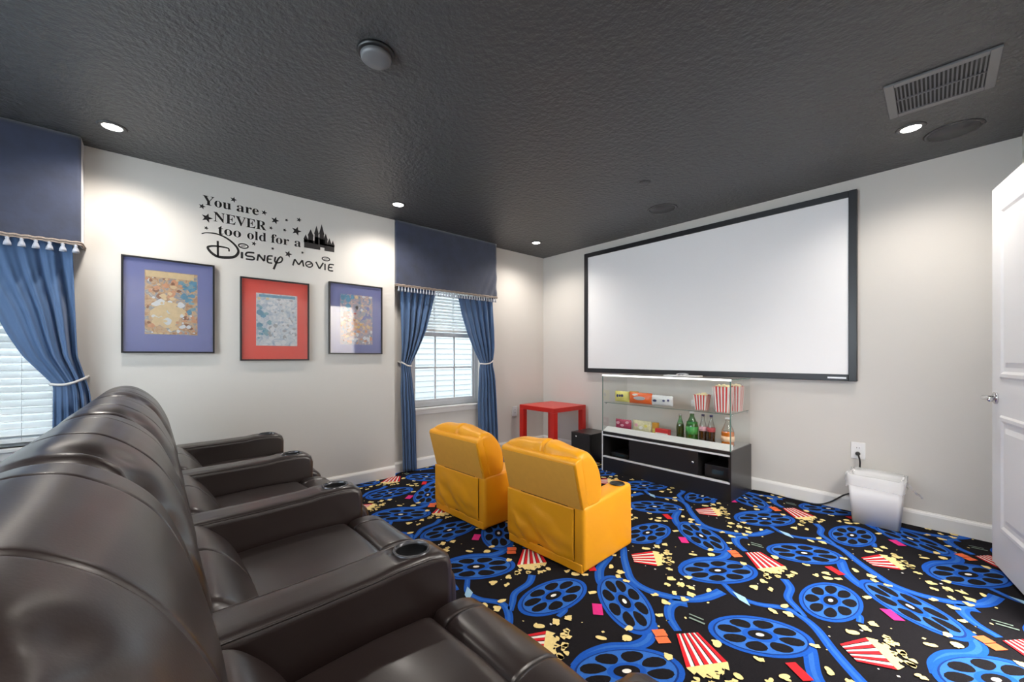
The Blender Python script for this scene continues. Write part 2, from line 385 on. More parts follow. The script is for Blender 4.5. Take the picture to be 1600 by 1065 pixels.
for co, no in (((fx0, 0, 0), (-1, 0, 0)), ((fx1, 0, 0), (1, 0, 0)), ((0, fy0, 0), (0, -1, 0)), ((0, fy1, 0), (0, 1, 0))):
    bmesh.ops.bisect_plane(fb, geom=fb.verts[:]+fb.edges[:]+fb.faces[:], plane_co=co, plane_no=no, clear_outer=True)
add_box(fb, XL-0.14, 1.72, YB-0.12, YS+0.12, -0.10, 0.0, mi=BLK)
me = bpy.data.meshes.new('floor'); fb.to_mesh(me); fb.free()
for m_ in CP: me.materials.append(m_)
fo = bpy.data.objects.new('floor', me); C.objects.link(fo); fo['kind'] = 'structure'

# ------------------------------------------------------------------ windows
def window(idx, X, hole):
    ya, yb, za, zb = hole; zm = 1.385 
    bm = new(); f = 0.045
    add_box(bm, X-0.05, X, ya, ya+f, za, zb); add_box(bm, X-0.05, X, yb-f, yb, za, zb)
    add_box(bm, X-0.05, X, ya+f, yb-f, za, za+f); add_box(bm, X-0.05, X, ya+f, yb-f, zb-f, zb)
    root = struct('window_%d' % idx, bm, M_win)
    bm = new(); s = 0.028   # lower sash with bars
    y0, y1 = ya+f, yb-f
    add_box(bm, X-0.035, X-0.008, y0, y0+s, za+f, zm); add_box(bm, X-0.035, X-0.008, y1-s, y1, za+f, zm)
    add_box(bm, X-0.035, X-0.008, y0+s, y1-s, za+f, za+f+s); add_box(bm, X-0.035, X-0.002, y0+s, y1-s, zm-0.03, zm+0.012)
    wd = (y1-y0-2*s)
    for k in (1, 2): yy = y0+s+wd*k/3; add_box(bm, X-0.028, X-0.014, yy-0.008, yy+0.008, za+f+s, zm-0.03)
    zz = (za+f+s+zm-0.03)/2+0.0; add_box(bm, X-0.027, X-0.015, y0+s, y1-s, zz-0.008, zz+0.008)
    put('lower_sash', bm, M_win, root)
    bm = new()
    add_box(bm, X-0.05, X-0.03, y0, y0+s, zm, zb-f); add_box(bm, X-0.05, X-0.03, y1-s, y1, zm, zb-f); add_box(bm, X-0.05, X-0.03, y0+s, y1-s, zb-f-s, zb-f)
    yy = (y0+y1)/2
    for k in (1, 2): yy = y0+s+wd*k/3; add_box(bm, X-0.044, X-0.034, yy-0.008, yy+0.008, zm, zb-f-s)
    put('upper_sash', bm, M_win, root)
    bm = new(); add_box(bm, X-0.023, X-0.020, y0+s, y1-s, za+f+s, zm-0.03); add_box(bm, X-0.041, X-0.038, y0+s, y1-s, zm+0.012, zb-f-s)
    put('window_pane', bm, M_wglass, root)
    return root
window(2, XL-0.055, W2); window(1, XN-0.055, W1)
# added wide window, unseen behind the camera, to fill the room with daylight
bm = new()
for (a, b, c_, d_) in ((W3[0], W3[0]+0.05, W3[2], W3[3]), (W3[1]-0.05, W3[1], W3[2], W3[3]), (W3[0]+0.05, W3[1]-0.05, W3[2], W3[2]+0.05), (W3[0]+0.05, W3[1]-0.05, W3[3]-0.05, W3[3]), (-1.775, -1.725, W3[2]+0.05, W3[3]-0.05)):
    add_box(bm, a, b, YB-0.09, YB-0.04, c_, d_)
r3 = struct('window_3', bm, M_win)
bm = new(); add_box(bm, W3[0]+0.05, W3[1]-0.05, YB-0.066, YB-0.063, W3[2]+0.05, W3[3]-0.05); put('window_pane', bm, M_wglass, r3)
bm = new(); add_box(bm, XL-0.055, XL+0.03, W2[0]-0.03, W2[1]+0.03, 0.593, 0.615, 0.004); add_box(bm, XL, XL+0.012, W2[0]-0.02, W2[1]+0.02, 0.545, 0.593, 0.003); struct('trim_2', bm, M_trim)
bm = new(); add_box(bm, XN-0.055, XN+0.03, W1[0]-0.03, W1[1]+0.03, 0.593, 0.615, 0.004); add_box(bm, XN, XN+0.012, W1[0]-0.02, W1[1]+0.02, 0.545, 0.593, 0.003); struct('trim_3', bm, M_trim)
def blinds(X, hole, z0, label, sp=0.042):
    ya, yb, za, zb = hole
    t = thing('window_blind', label, 'blind', (X, (ya+yb)/2, zb))
    w2 = (yb-ya)/2-0.012; bm = new(); add_box(bm, -0.022, 0.022, -w2, w2, -0.045, -0.002, 0.004); put('head_rail', bm, M_blind, t)
    n = int((zb-0.05-z0)/sp)
    for k in range(n):
        z = -0.065-k*sp
        bm = new(); add_box(bm, -0.022, 0.022, -w2, w2, -0.0012, 0.0012, M=Matrix.Translation((0, 0, z)) @ Matrix.Rotation(R(38), 4, 'Y')); put('slat', bm, M_blind, t)
    bm = new(); add_box(bm, -0.016, 0.016, -w2, w2, -0.012, 0.012, 0.003, M=Matrix.Translation((0, 0, -0.065-n*sp))); put('bottom_rail', bm, M_blind, t)
    for yy in (-w2*0.6, w2*0.6):
        bm = new(); add_tube(bm, [(0.021, yy, -0.04), (0.021, yy, -0.065-n*sp)], 0.0012, 5); put('ladder_cord', bm, M_blind, t)
blinds(XL-0.026, W2, 1.42, 'white slatted blind raised over the upper half of the window between the tied curtains', 0.034)
blinds(XN-0.026, W1, 0.64, 'white slatted blind lowered over the window at the far left behind the recliners')
# the neighbouring house seen through the glass
hs = thing('neighbor_house', 'white lap sided house seen outside through the windows', 'house', (-6.6, 0.8, 0))
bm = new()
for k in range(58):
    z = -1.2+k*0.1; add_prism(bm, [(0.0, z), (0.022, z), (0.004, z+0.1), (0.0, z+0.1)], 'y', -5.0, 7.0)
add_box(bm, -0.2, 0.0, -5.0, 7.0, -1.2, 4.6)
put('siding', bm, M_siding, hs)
wf = box_obj('window_frame', (0.0, 0.05, 4.02, 4.32, 0.88, 1.32), mat('house_trim', (0.24, 0.24, 0.24), 0.5), hs); box_obj('pane', (0.05, 0.055, 4.05, 4.29, 0.91, 1.29), mat('house_pane', (0.26, 0.26, 0.25), 0.3), wf)
bm = new(); add_box(bm, -7.5, XL-0.16, -6, 9, -1.3, -1.2); o = put('lawn', bm, mat('lawn_green', (0.12, 0.18, 0.08), 0.9, var=0.4, vscale=6)); o['kind'] = 'structure'

# ------------------------------------------------------------------ curtains and valances
def lerp_tab(tab, z):
    tab = sorted(tab)
    if z <= tab[0][0]: return tab[0][1]
    for (a, va), (b, vb) in zip(tab, tab[1:]):
        if z <= b: t = (z-a)/(b-a); t = t*t*(3-2*t) if False else t; return va+(vb-va)*t
    return tab[-1][1]
def curtain(parent_label, X, outer, inner, z0, z1, tie_z, folds, ph=0.0, amp=0.03, sgn=1, hook=None):
    t = thing('curtain_panel', parent_label, 'curtain', (X, (lerp_tab(outer, 1)+lerp_tab(inner, 1))/2, 0), 0, 'blue tied back curtain panels')
    cx, cy = X, t.location[1]
    bm = new(); nu, nv = 96, 70; rows = []
    for j in range(nv+1):
        z = z0+(z1-z0)*j/nv; yo, yi = lerp_tab(outer, z), lerp_tab(inner, z); row = []
        wdt = abs(yi-yo); g = math.exp(-((z-tie_z)/0.10)**2)
        for i in range(nu+1):
            u = i/nu; k = 1-0.45*g
            a = amp*k*(0.55+0.45*math.sin(3.1*u+ph))
            tp = min(1.0, max(0.0, (1.80-z)/0.35)); a *= 0.45+0.55*tp
            x = a*math.sin(2*math.pi*folds*u+ph+0.5*math.sin(z*2.3+u*5))+0.35*a*math.sin(2*math.pi*folds*2.3*u+z*1.7)
            x *= 0.75+0.25*min(1, abs(z-tie_z)/0.2)
            x += 0.03*g*(-0.3)
            row.append(bm.verts.new((x, yo+(yi-yo)*u-cy, z)))
        rows.append(row)
    for a, b in zip(rows, rows[1:]):
        for i in range(nu): f = bm.faces.new((a[i], a[i+1], b[i+1], b[i])); f.smooth = True
    o = put('drape', bm, M_curtain, t, True)
    md = o.modifiers.new('thickness', 'SOLIDIFY'); md.thickness = 0.003
    # tie-back rope round the gathered waist, ending at a hook on the wall
    yo, yi = lerp_tab(outer, tie_z)-cy, lerp_tab(inner, tie_z)-cy
    pts = []
    for k in range(17):
        s = k/16; pts.append((0.034*math.sin(math.pi*s)**0.5+0.004, yo+(yi-yo)*s, tie_z+0.035*(1-s)**1.5-0.012*math.sin(math.pi*s)))
    pts += [(-0.03, yi+(yi-yo)*0.02, tie_z-0.004), (-0.04, (yi+yo)/2, tie_z+0.01), (hook, yo-(yi-yo)*0.05, tie_z+0.04)]
    bm = new(); add_tube(bm, smooth_curve(pts, 3), 0.0075, 8); put('tieback_rope', bm, M_rope, t, True)
    return t
curtain('blue curtain tied back on the left side of the window between pictures and red table', XL+0.062,
        [(0.02, 1.80), (0.8, 1.775), (1.05, 1.785), (1.80, 1.775)], [(0.02, 1.955), (0.6, 1.94), (0.95, 1.90), (1.05, 1.89), (1.20, 1.965), (1.40, 2.055), (1.60, 2.115), (1.82, 2.17)], 0.015, 1.83, 1.05, 5, 0.4, hook=-0.057)
curtain('blue curtain tied back on the right side of the window, next to the red table', XL+0.062,
        [(0.02, 2.99), (0.5, 2.965), (1.05, 2.925), (1.3, 2.925), (1.82, 2.915)], [(0.02, 2.73), (0.6, 2.715), (0.98, 2.735), (1.06, 2.755), (1.20, 2.67), (1.40, 2.57), (1.60, 2.495), (1.82, 2.44)], 0.015, 1.805, 1.06, 5.5, 1.4, hook=-0.057)
curtain('pale blue curtain swept back beside the first picture, behind the brown recliners', XN+0.064,
        [(0.02, -0.26), (0.6, -0.28), (0.915, -0.304), (1.14, -0.355), (1.74, -0.375), (1.84, -0.375)], [(0.02, -0.47), (0.8, -0.455), (0.97, -0.455), (1.14, -0.57), (1.25, -0.62), (1.40, -0.675), (1.6, -0.78), (1.84, -0.87)], 0.015, 1.83, 0.975, 5, 2.0, 0.030, hook=-0.058)
curtain('pale blue curtain swept back beside the room back wall, mostly outside the left picture edge', XN+0.064,
        [(0.02, -1.34), (0.9, -1.335), (1.14, -1.32), (1.84, -1.32)], [(0.02, -1.19), (0.8, -1.20), (0.97, -1.20), (1.14, -1.09), (1.25, -1.05), (1.40, -1.00), (1.6, -0.92), (1.84, -0.88)], 0.015, 1.80, 0.975, 5, 0.7, 0.026, hook=-0.058)
def valance(label, X, Xf, y0, y1, zb, side_wr, sp=0.034, tw=0.75):
    t = thing('window_valance', label, 'valance', (Xf, (y0+y1)/2, 2.44), 0, 'navy velvet valances over the windows')
    cy = (y0+y1)/2; bm = new(); hw = (y1-y0)/2; dx = X-Xf
    path = [(dx, -hw)]+[(dx*(1-k/5), -hw) for k in range(1, 5)]+[(0, -hw+2*hw*k/60) for k in range(61)]+[(dx*k/5, hw) for k in range(1, 6)]
    nv = 24; rows = []
    for j in range(nv+1):
        z = -0.003-(2.44-zb-0.003)*j/nv; row = []
        for (x, y) in path:
            on = abs(x) < 1e-6; xo = 0
            if on: xo = 0.006*noise.noise(Vector((y*3, z*4, 1.3)))+0.010*(j/nv)*math.sin(y*9+1)*0.4
            if on and side_wr:
                d = (hw-y)+(z+0.64)*0.45
                if d < 0.35 and z < -0.12: xo += 0.010*math.sin(d*70)*(1-d/0.35)*(j/nv)
            row.append(bm.verts.new((x+xo, y, z)))
        rows.append(row)
    for a, b in zip(rows, rows[1:]):
        for i in range(len(path)-1): f = bm.faces.new((a[i], a[i+1], b[i+1], b[i])); f.smooth = True
    o = put('valance_fabric', bm, M_velvet, t)
    md = o.modifiers.new('thickness', 'SOLIDIFY'); md.thickness = 0.008; md.offset = -1
    zt = zb-2.44
    bm = new(); pts = [(dx, -hw-0.004, zt+0.012)]+[(0.008, -hw-0.004+(2*hw+0.008)*k/80, zt+0.012+0.002*math.sin(k*1.7)) for k in range(81)]+[(dx, hw+0.004, zt+0.012)]
    add_tube(bm, pts, 0.007, 6); add_tube(bm, [(p[0], p[1], p[2]-0.012) for p in pts], 0.005, 6); put('braid_trim', bm, M_gold, t, True)
    bm = new(); add_lathe(bm, [(0.002, -0.050), (0.0140*tw, -0.049), (0.0120*tw, -0.034), (0.0055*tw, -0.014), (0.008*tw, -0.009), (0.005*tw, -0.002), (0.001, 0.0)], n=8)
    tas = put('tassel', bm, M_tassel, t, True)
    n = int(2*hw/sp); first = True
    spots = [(0.006, -hw+0.02+(2*hw-0.04)*k/n) for k in range(n+1)]+[(dx*0.4, -hw-0.002), (dx*0.75, -hw-0.002)]
    for (x, y) in spots:
        o = tas if first else tas.copy()
        if not first: C.objects.link(o); o.parent = t
        first = False; o.location = (x, y, zt)
valance('navy velvet valance with tassel fringe over the window near the room corner', XL, XL+0.125, 1.708, 2.935, 1.812, True)
valance('navy velvet valance with tassel fringe cut by the left picture edge', XN, XN+0.135, -1.345, -0.335, 1.795, False, 0.052, 1.15)

# ------------------------------------------------------------------ lettering on the wall
def bold(s):
    r = ''
    for ch in s:
        if 'A' <= ch <= 'Z': r += chr(0x1D400+ord(ch)-65)
        elif 'a' <= ch <= 'z': r += chr(0x1D41A+ord(ch)-97)
        else: r += ch
    return r
dec = thing('wall_lettering', 'black quotation lettering with stars and a castle stuck on the wall above the pictures', 'wall decal', (XN, 0.69, 1.85))
def dl(y, z): return (y-0.69, z-1.85)
TH = 0.0012
def letters(name, s, y0, y1, zbase, zcap, capchar):
    def mesh(txt):
        cu = bpy.data.curves.new('t', 'FONT'); cu.body = txt; cu.resolution_u = 6
        ob = bpy.data.objects.new('t', cu); m = bpy.data.meshes.new_from_object(ob)
        vs = [v.co.copy() for v in m.vertices]; fs = [tuple(p.vertices) for p in m.polygons]
        bpy.data.objects.remove(ob); bpy.data.curves.remove(cu); bpy.data.meshes.remove(m); return vs, fs
    vs, fs = mesh(bold(s)); cv, _ = mesh(bold(capchar))
    if not vs: vs, fs = mesh(s); cv, _ = mesh(capchar)
    xa = min(v.x for v in vs); xb = max(v.x for v in vs); cap = max(v.y for v in cv)-0.0
    sx = (y1-y0)/(xb-xa); sz = (zcap-zbase)/cap
    bm = new(); Y0, Z0 = dl(y0, zbase)
    bv = [bm.verts.new((TH, Y0+(v.x-xa)*sx, Z0+v.y*sz)) for v in vs]
    for f in fs:
        try: bm.faces.new([bv[i] for i in f])
        except ValueError: pass
    r = bmesh.ops.extrude_face_region(bm, geom=bm.faces[:])
    bmesh.ops.translate(bm, verts=[e for e in r['geom'] if isinstance(e, bmesh.types.BMVert)], vec=(-TH+0.0002, 0, 0))
    return put(name, bm, M_decal, dec)
letters('word_line', 'You', 0.247, 0.415, 2.224, 2.290, 'Y')
letters('word_line', 'are', 0.448, 0.590, 2.224, 2.2905, 'Y')
letters('word_line', 'NEVER', 0.310, 0.640, 2.118, 2.186, 'N')
letters('word_line', 'too', 0.336, 0.476, 2.030, 2.096, 'l')
letters('word_line', 'old', 0.515, 0.640, 2.031, 2.096, 'l')
letters('word_line', 'for', 0.672, 0.800, 2.032, 2.098, 'l')
letters('word_line', 'a', 0.838, 0.886, 2.033, 2.099, 'l')
def stroke(bm, pts, wd, cl=False, n=5):
    P = smooth_curve([(*dl(*p), 0) for p in pts], n, cl) if len(pts) > 2 else [Vector((*dl(*p), 0)) for p in pts]
    N = len(P); L_, R_ = [], []
    for i, p in enumerate(P):
        d = (P[(i+1) % N]-P[i-1]) if cl else (P[min(i+1, N-1)]-P[max(i-1, 0)])
        if d.length < 1e-9: d = Vector((1, 0, 0))
        d.normalize(); q = Vector((-d.y, d.x, 0))
        s = i/max(1, N-1); k = wd[0]*(1-s)+wd[1]*s if isinstance(wd, tuple) and len(wd) == 2 else (wd[0]*(1-2*s)+wd[1]*2*s if s < .5 else wd[1]*(2-2*s)+wd[2]*(2*s-1)) if isinstance(wd, tuple) else wd
        L_.append(p+q*k); R_.append(p-q*k)
    def v(p, x): return bm.verts.new((x, p.x, p.y))
    A = [(v(a, TH), v(b, TH), v(b, 0.0002), v(a, 0.0002)) for a, b in zip(L_, R_)]
    rng = N if cl else N-1
    for i in range(rng):
        a, b = A[i], A[(i+1) % N]
        for k in range(4): bm.faces.new((a[k], a[(k+1) % 4], b[(k+1) % 4], b[k]))
    if not cl: bm.faces.new(A[0]); bm.faces.new(A[-1][::-1])
def oval(bm, c, ry, rz, wd):
    stroke(bm, [(c[0]+ry*math.cos(t), c[1]+rz*math.sin(t)) for t in [2*math.pi*i/10 for i in range(10)]], wd, True, 3)
bm = new()
stroke(bm, [(0.2411, 2.0119), (0.2684, 2.0244), (0.3241, 2.0288), (0.3811, 2.0122), (0.4279, 1.9786), (0.4546, 1.9441), (0.4576, 1.9124), (0.4338, 1.8797), (0.3869, 1.8663), (0.3354, 1.8648), (0.2988, 1.8851), (0.2767, 1.9157), (0.285, 1.9297), (0.3184, 1.9386), (0.3696, 1.9395), (0.3986, 1.9341), (0.4015, 1.9134)], (0.003, 0.010, 0.004))
stroke(bm, [(0.3342, 1.9785), (0.3354, 1.8599)], 0.0065)
stroke(bm, [(0.4817, 1.9237), (0.4817, 1.8753)], 0.0075)
oval(bm, (0.4907, 1.9700), 0.030, 0.016, 0.0045); stroke(bm, [(0.475, 1.966), (0.505, 1.974)], 0.003)
stroke(bm, [(0.5616, 1.9303), (0.5182, 1.9264), (0.506, 1.9076), (0.5182, 1.8988), (0.5491, 1.8988), (0.5604, 1.8874), (0.5491, 1.8768), (0.506, 1.8757)], 0.0062)
stroke(bm, [(0.5805, 1.8745), (0.5881, 1.9237)], 0.006); stroke(bm, [(0.5881, 1.9237), (0.6264, 1.8781)], 0.007); stroke(bm, [(0.6264, 1.8781), (0.6302, 1.9257)], 0.006)
stroke(bm, [(0.6837, 1.9264), (0.655, 1.9222), (0.6477, 1.8985), (0.6520, 1.8722), (0.6804, 1.8708)], 0.006); stroke(bm, [(0.649, 1.8984), (0.6758, 1.8997)], 0.005)
stroke(bm, [(0.7035, 1.9244), (0.6982, 1.8895), (0.7135, 1.8782), (0.7404, 1.8885), (0.7519, 1.9133), (0.7404, 1.929), (0.7236, 1.9125), (0.7102, 1.88), (0.6903, 1.824)], (0.006, 0.0055, 0.0075))
put('word_line', bm, M_decal, dec)
bm = new()
for a, b in (((0.8263, 1.8748), (0.8403, 1.9276)), ((0.8403, 1.9276), (0.87, 1.8863)), ((0.87, 1.8863), (0.8972, 1.9289)), ((0.8972, 1.9289), (0.9066, 1.8775))): stroke(bm, [a, b], 0.0058)
oval(bm, (0.9481, 1.9020), 0.026, 0.023, 0.005); stroke(bm, [(0.932, 1.893), (0.965, 1.911)], 0.004)
stroke(bm, [(1.0001, 1.9320), (1.0287, 1.8766)], 0.006); stroke(bm, [(1.0287, 1.8766), (1.0592, 1.9325)], 0.006)
stroke(bm, [(1.0723, 1.9268), (1.0723, 1.8727)], 0.006); oval(bm, (1.080, 1.9680), 0.030, 0.015, 0.0045); stroke(bm, [(1.064, 1.964), (1.094, 1.971)], 0.003)
stroke(bm, [(1.1451, 1.9280), (1.110, 1.9260), (1.1010, 1.9010), (1.1045, 1.8752), (1.1387, 1.8745)], 0.006); stroke(bm, [(1.1026, 1.9003), (1.1324, 1.9014)], 0.005)
put('word_line', bm, M_decal, dec)
for (y, z, r) in [(0.4291, 2.3035, 0.022), (0.2438, 2.2075, 0.021), (0.2712, 2.1317, 0.034), (0.2673, 2.0585, 0.015), (0.6264, 2.2542, 0.021), (0.7002, 2.2098, 0.03), (0.7812, 2.2312, 0.014), (0.8722, 2.2541, 0.02), (0.6718, 2.1448, 0.015), (0.7675, 2.1483, 0.015), (0.853, 2.1584, 0.038), (0.5585, 2.0009, 0.018), (0.6837, 1.9852, 0.013), (0.7936, 1.9609, 0.029), (0.8972, 1.9903, 0.013)]:
    bm = new(); cy, cz = dl(y, z)
    add_prism(bm, [(cy+(r if k % 2 == 0 else r*0.42)*math.sin(0.25+math.pi*k/5), cz+(r if k % 2 == 0 else r*0.42)*math.cos(0.25+math.pi*k/5)) for k in range(10)], 'x', 0.0002, TH)
    put('star', bm, M_decal, dec)
bm = new()   # plain generic castle silhouette
def cb(a, b, c, d): 
    p, q = dl(a, c), dl(b, d); add_box(bm, 0.0002, TH, p[0], q[0], p[1], q[1])
def spire(y, hw, z0, z1):
    a, b, c_ = dl(y-hw, z0), dl(y+hw, z0), dl(y, z1); add_prism(bm, [a, b, c_], 'x', 0.0002, TH)
cb(0.910, 0.990, 2.036, 2.105); cb(1.035, 1.075, 2.060, 2.13); cb(1.075, 1.148, 2.036, 2.095); cb(0.990, 1.035, 2.036, 2.14); cb(1.068, 1.075, 2.036, 2.10)
for y, hw, a, b in ((0.922, 0.014, 2.105, 2.145), (0.960, 0.019, 2.14, 2.195), (1.005, 0.015, 2.165, 2.235), (1.046, 0.017, 2.17, 2.256), (1.078, 0.014, 2.13, 2.185), (1.108, 0.014, 2.10, 2.150), (1.136, 0.013, 2.09, 2.135)):
    cb(y-hw, y+hw, 2.08, a); spire(y, hw*1.25, a, b)
put('castle_silhouette', bm, M_castle, dec)

# ------------------------------------------------------------------ framed prints (generic stand-ins)
def print_mat(name, stops, scale, seed):
    m = bpy.data.materials.new(name); m.use_nodes = True; nt = m.node_tree; b = nt.nodes['Principled BSDF']; b.inputs['Roughness'].default_value = 0.5
    tc = nt.nodes.new('ShaderNodeTexCoord'); mp = nt.nodes.new('ShaderNodeMapping'); mp.inputs['Location'].default_value = (seed, seed*0.7, 0)
    n = nt.nodes.new('ShaderNodeTexNoise'); n.inputs['Scale'].default_value = scale; n.inputs['Detail'].default_value = 5; n.inputs['Distortion'].default_value = 1.2
    cr = nt.nodes.new('ShaderNodeValToRGB'); e = cr.color_ramp.elements
    e[0].position = stops[0][0]; e[0].color = (*stops[0][1], 1); e[1].position = stops[-1][0]; e[1].color = (*stops[-1][1], 1)
    for p, c in stops[1:-1]: x = e.new(p); x.color = (*c, 1)
    nt.links.new(tc.outputs['Object'], mp.inputs[0]); nt.links.new(mp.outputs[0], n.inputs['Vector']); nt.links.new(n.outputs['Fac'], cr.inputs[0]); nt.links.new(cr.outputs[0], b.inputs['Base Color'])
    return m
M_matb = mat('blue_mat_board', (0.22, 0.24, 0.50), 0.7); M_matr = mat('red_mat_board', (0.90, 0.10, 0.07), 0.7)
def picture(label, y0, y1, z0, z1, matm, p, blobs, bg):
    cy, cz = (y0+y1)/2, (z0+z1)/2; hw, hh = (y1-y0)/2, (z1-z0)/2; f = 0.010
    t = thing('framed_print', label, 'picture', (XN+0.001, cy, cz), 0, 'three framed prints on the wall')
    bm = new(); add_box(bm, 0, 0.026, -hw, -hw+f, -hh, hh); add_box(bm, 0, 0.026, hw-f, hw, -hh, hh); add_box(bm, 0, 0.026, -hw+f, hw-f, -hh, -hh+f); add_box(bm, 0, 0.026, -hw+f, hw-f, hh-f, hh)
    put('frame', bm, M_frame, t)
    box_obj('mat_board', (0.004, 0.012, -hw+f, hw-f, -hh+f, hh-f), matm, t)
    pr = box_obj('print', (0.0121, 0.0128, p[0], p[1], p[2], p[3]), bg, t)
    bm2 = {}
    for (shape, y, z, ry, rz, m_) in blobs:
        bm2.setdefault(m_.name, (new(), m_))
        b_ = bm2[m_.name][0]
        kx = 0.0130+0.0001*len(b_.verts)/40
        if shape == 'o': add_prism(b_, [(y+ry*math.cos(a)*(1+0.12*math.sin(3*a+y*40)), z+rz*math.sin(a)*(1+0.1*math.cos(4*a))) for a in [2*math.pi*k/18 for k in range(18)]], 'x', 0.0127, kx)
        else: add_prism(b_, [(y-ry, z-rz), (y+ry, z-rz), (y+ry, z+rz), (y-ry, z+rz)], 'x', 0.0127, kx)
    for k, (b_, m_) in bm2.items(): put('printed_shapes', b_, m_, pr)
    box_obj('picture_glass', (0.018, 0.020, -hw+f, hw-f, -hh+f, hh-f), M_pglass, t)
cr1 = mat('ink_cream', (0.80, 0.62, 0.36), 0.5, var=0.15, vscale=40); cr2 = mat('ink_peach', (0.72, 0.36, 0.20), 0.5, var=0.3, vscale=50); cr3 = mat('ink_teal', (0.12, 0.33, 0.50), 0.5, var=0.4, vscale=40)
cr4 = mat('ink_brown', (0.30, 0.13, 0.07), 0.5, var=0.4, vscale=50); cr5 = mat('ink_white', (0.78, 0.80, 0.83), 0.5); cr6 = mat('ink_gold', (0.75, 0.48, 0.16), 0.5); cr7 = mat('ink_red', (0.5, 0.07, 0.05), 0.5)
bgA = print_mat('print_warm', [(0.3, (0.42, 0.18, 0.09)), (0.5, (0.70, 0.48, 0.28)), (0.62, (0.30, 0.34, 0.42)), (0.75, (0.80, 0.70, 0.52))], 22, 3.1)
bgB = print_mat('print_ice', [(0.3, (0.35, 0.45, 0.58)), (0.5, (0.62, 0.68, 0.74)), (0.62, (0.74, 0.76, 0.78)), (0.8, (0.50, 0.56, 0.66))], 26, 7.7)
bgC = print_mat('print_mixed', [(0.3, (0.10, 0.30, 0.48)), (0.45, (0.40, 0.38, 0.50)), (0.58, (0.62, 0.45, 0.42)), (0.75, (0.75, 0.72, 0.62))], 30, 11.4)
def patches(seed, n, box, zones):
    rr = random.Random(seed); out = []
    for k in range(n):
        y = rr.uniform(box[0], box[1]); z = rr.uniform(box[2], box[3])
        best = min(zones, key=lambda q: ((y-q[0])/q[2])**2+((z-q[1])/q[3])**2+rr.uniform(0, 0.5))
        m_ = rr.choice(best[4]); r = rr.uniform(0.006, 0.020)*best[5]
        r = min(r, y-box[0]+0.001, box[1]-y+0.001); r2 = min(r*rr.uniform(0.5, 1.3), z-box[2]+0.001, box[3]-z+0.001)
        if r > 0.003 and r2 > 0.003: out.append(('o', y, z, r, r2, m_))
    return out
ink8 = mat('ink_ice', (0.22, 0.42, 0.52), 0.5); ink9 = mat('ink_grey', (0.42, 0.43, 0.47), 0.5, var=0.3, vscale=60)
picture('blue matted print with a cream and peach picture, leftmost of the three framed prints', -0.170, 0.314, 1.161, 1.793, M_matb, (-0.13, 0.145, -0.19, 0.235),
    [('r', 0.0, 0.212, 0.125, 0.020, cr1), ('o', -0.02, -0.06, 0.078, 0.080, cr1)] + patches(3, 150, (-0.128, 0.143, -0.188, 0.19), [(-0.02, -0.06, 0.07, 0.08, [cr1, cr1, cr5], 1.2), (0.0, 0.10, 0.07, 0.05, [cr2, cr2, cr1, cr4], 1.0), (0.10, 0.08, 0.04, 0.08, [cr3, cr3, ink8], 1.0), (0.08, -0.11, 0.05, 0.05, [cr2, cr5, cr4], 0.8), (-0.115, 0.0, 0.02, 0.2, [cr4, cr2, cr5], 0.6)]), bgA)
picture('red matted print with a pale blue picture, middle one of the three framed prints', 0.468, 0.943, 1.107, 1.737, M_matr, (-0.135, 0.15, -0.20, 0.205),
    [('r', 0.01, 0.186, 0.125, 0.010, cr3)] + patches(5, 120, (-0.133, 0.148, -0.198, 0.172), [(-0.09, -0.01, 0.03, 0.11, [ink8, cr3, ink8], 1.1), (-0.08, 0.14, 0.03, 0.03, [cr5, cr1], 0.9), (0.05, 0.08, 0.08, 0.08, [cr5, ink9, cr5], 0.7), (0.04, -0.09, 0.06, 0.04, [ink9, cr5], 0.8), (0.0, -0.18, 0.14, 0.03, [cr5], 1.0)]), bgB)
picture('blue matted print with small blue, red and gold patches, rightmost of the three framed prints', 1.099, 1.569, 1.161, 1.779, M_matb, (-0.14, 0.145, -0.225, 0.215),
    patches(8, 170, (-0.138, 0.143, -0.223, 0.213), [(-0.08, 0.15, 0.05, 0.06, [cr3, cr3, ink8], 1.2), (0.04, 0.12, 0.06, 0.06, [cr1, cr5, ink9], 0.9), (-0.06, 0.03, 0.05, 0.03, [cr7, cr4], 1.0), (-0.06, -0.08, 0.05, 0.09, [cr2, cr2, cr4, cr1], 0.9), (0.08, -0.06, 0.06, 0.03, [cr6, cr1], 0.8), (0.06, -0.15, 0.08, 0.05, [cr5, cr2, ink9], 0.9), (0.11, 0.03, 0.04, 0.06, [ink9, M_matb], 1.0)]), bgC)

# ------------------------------------------------------------------ projection screen
X0, X1, Z0, Z1 = -3.0, -0.524, 0.958, 2.352
t = thing('projection_screen', 'large white projection screen in a black frame on the far wall', 'screen', ((X0+X1)/2, YS-0.001, Z0))
hw = (X1-X0)/2; zh = Z1-Z0; f = 0.048
bm = new(); add_box(bm, -hw, -hw+f, -0.042, 0, 0, zh, 0.003); add_box(bm, hw-f, hw, -0.042, 0, 0, zh, 0.003); add_box(bm, -hw+f, hw-f, -0.042, 0, 0, f, 0.003); add_box(bm, -hw+f, hw-f, -0.042, 0, zh-f, zh, 0.003)
put('screen_frame', bm, M_frame, t)
box_obj('screen_surface', (-hw+f, hw-f, -0.030, -0.012, f, zh-f), M_screen, t)
box_obj('maker_badge', (hw-0.17, hw-0.06, -0.0432, -0.0420, 0.016, 0.028), M_alu, t)

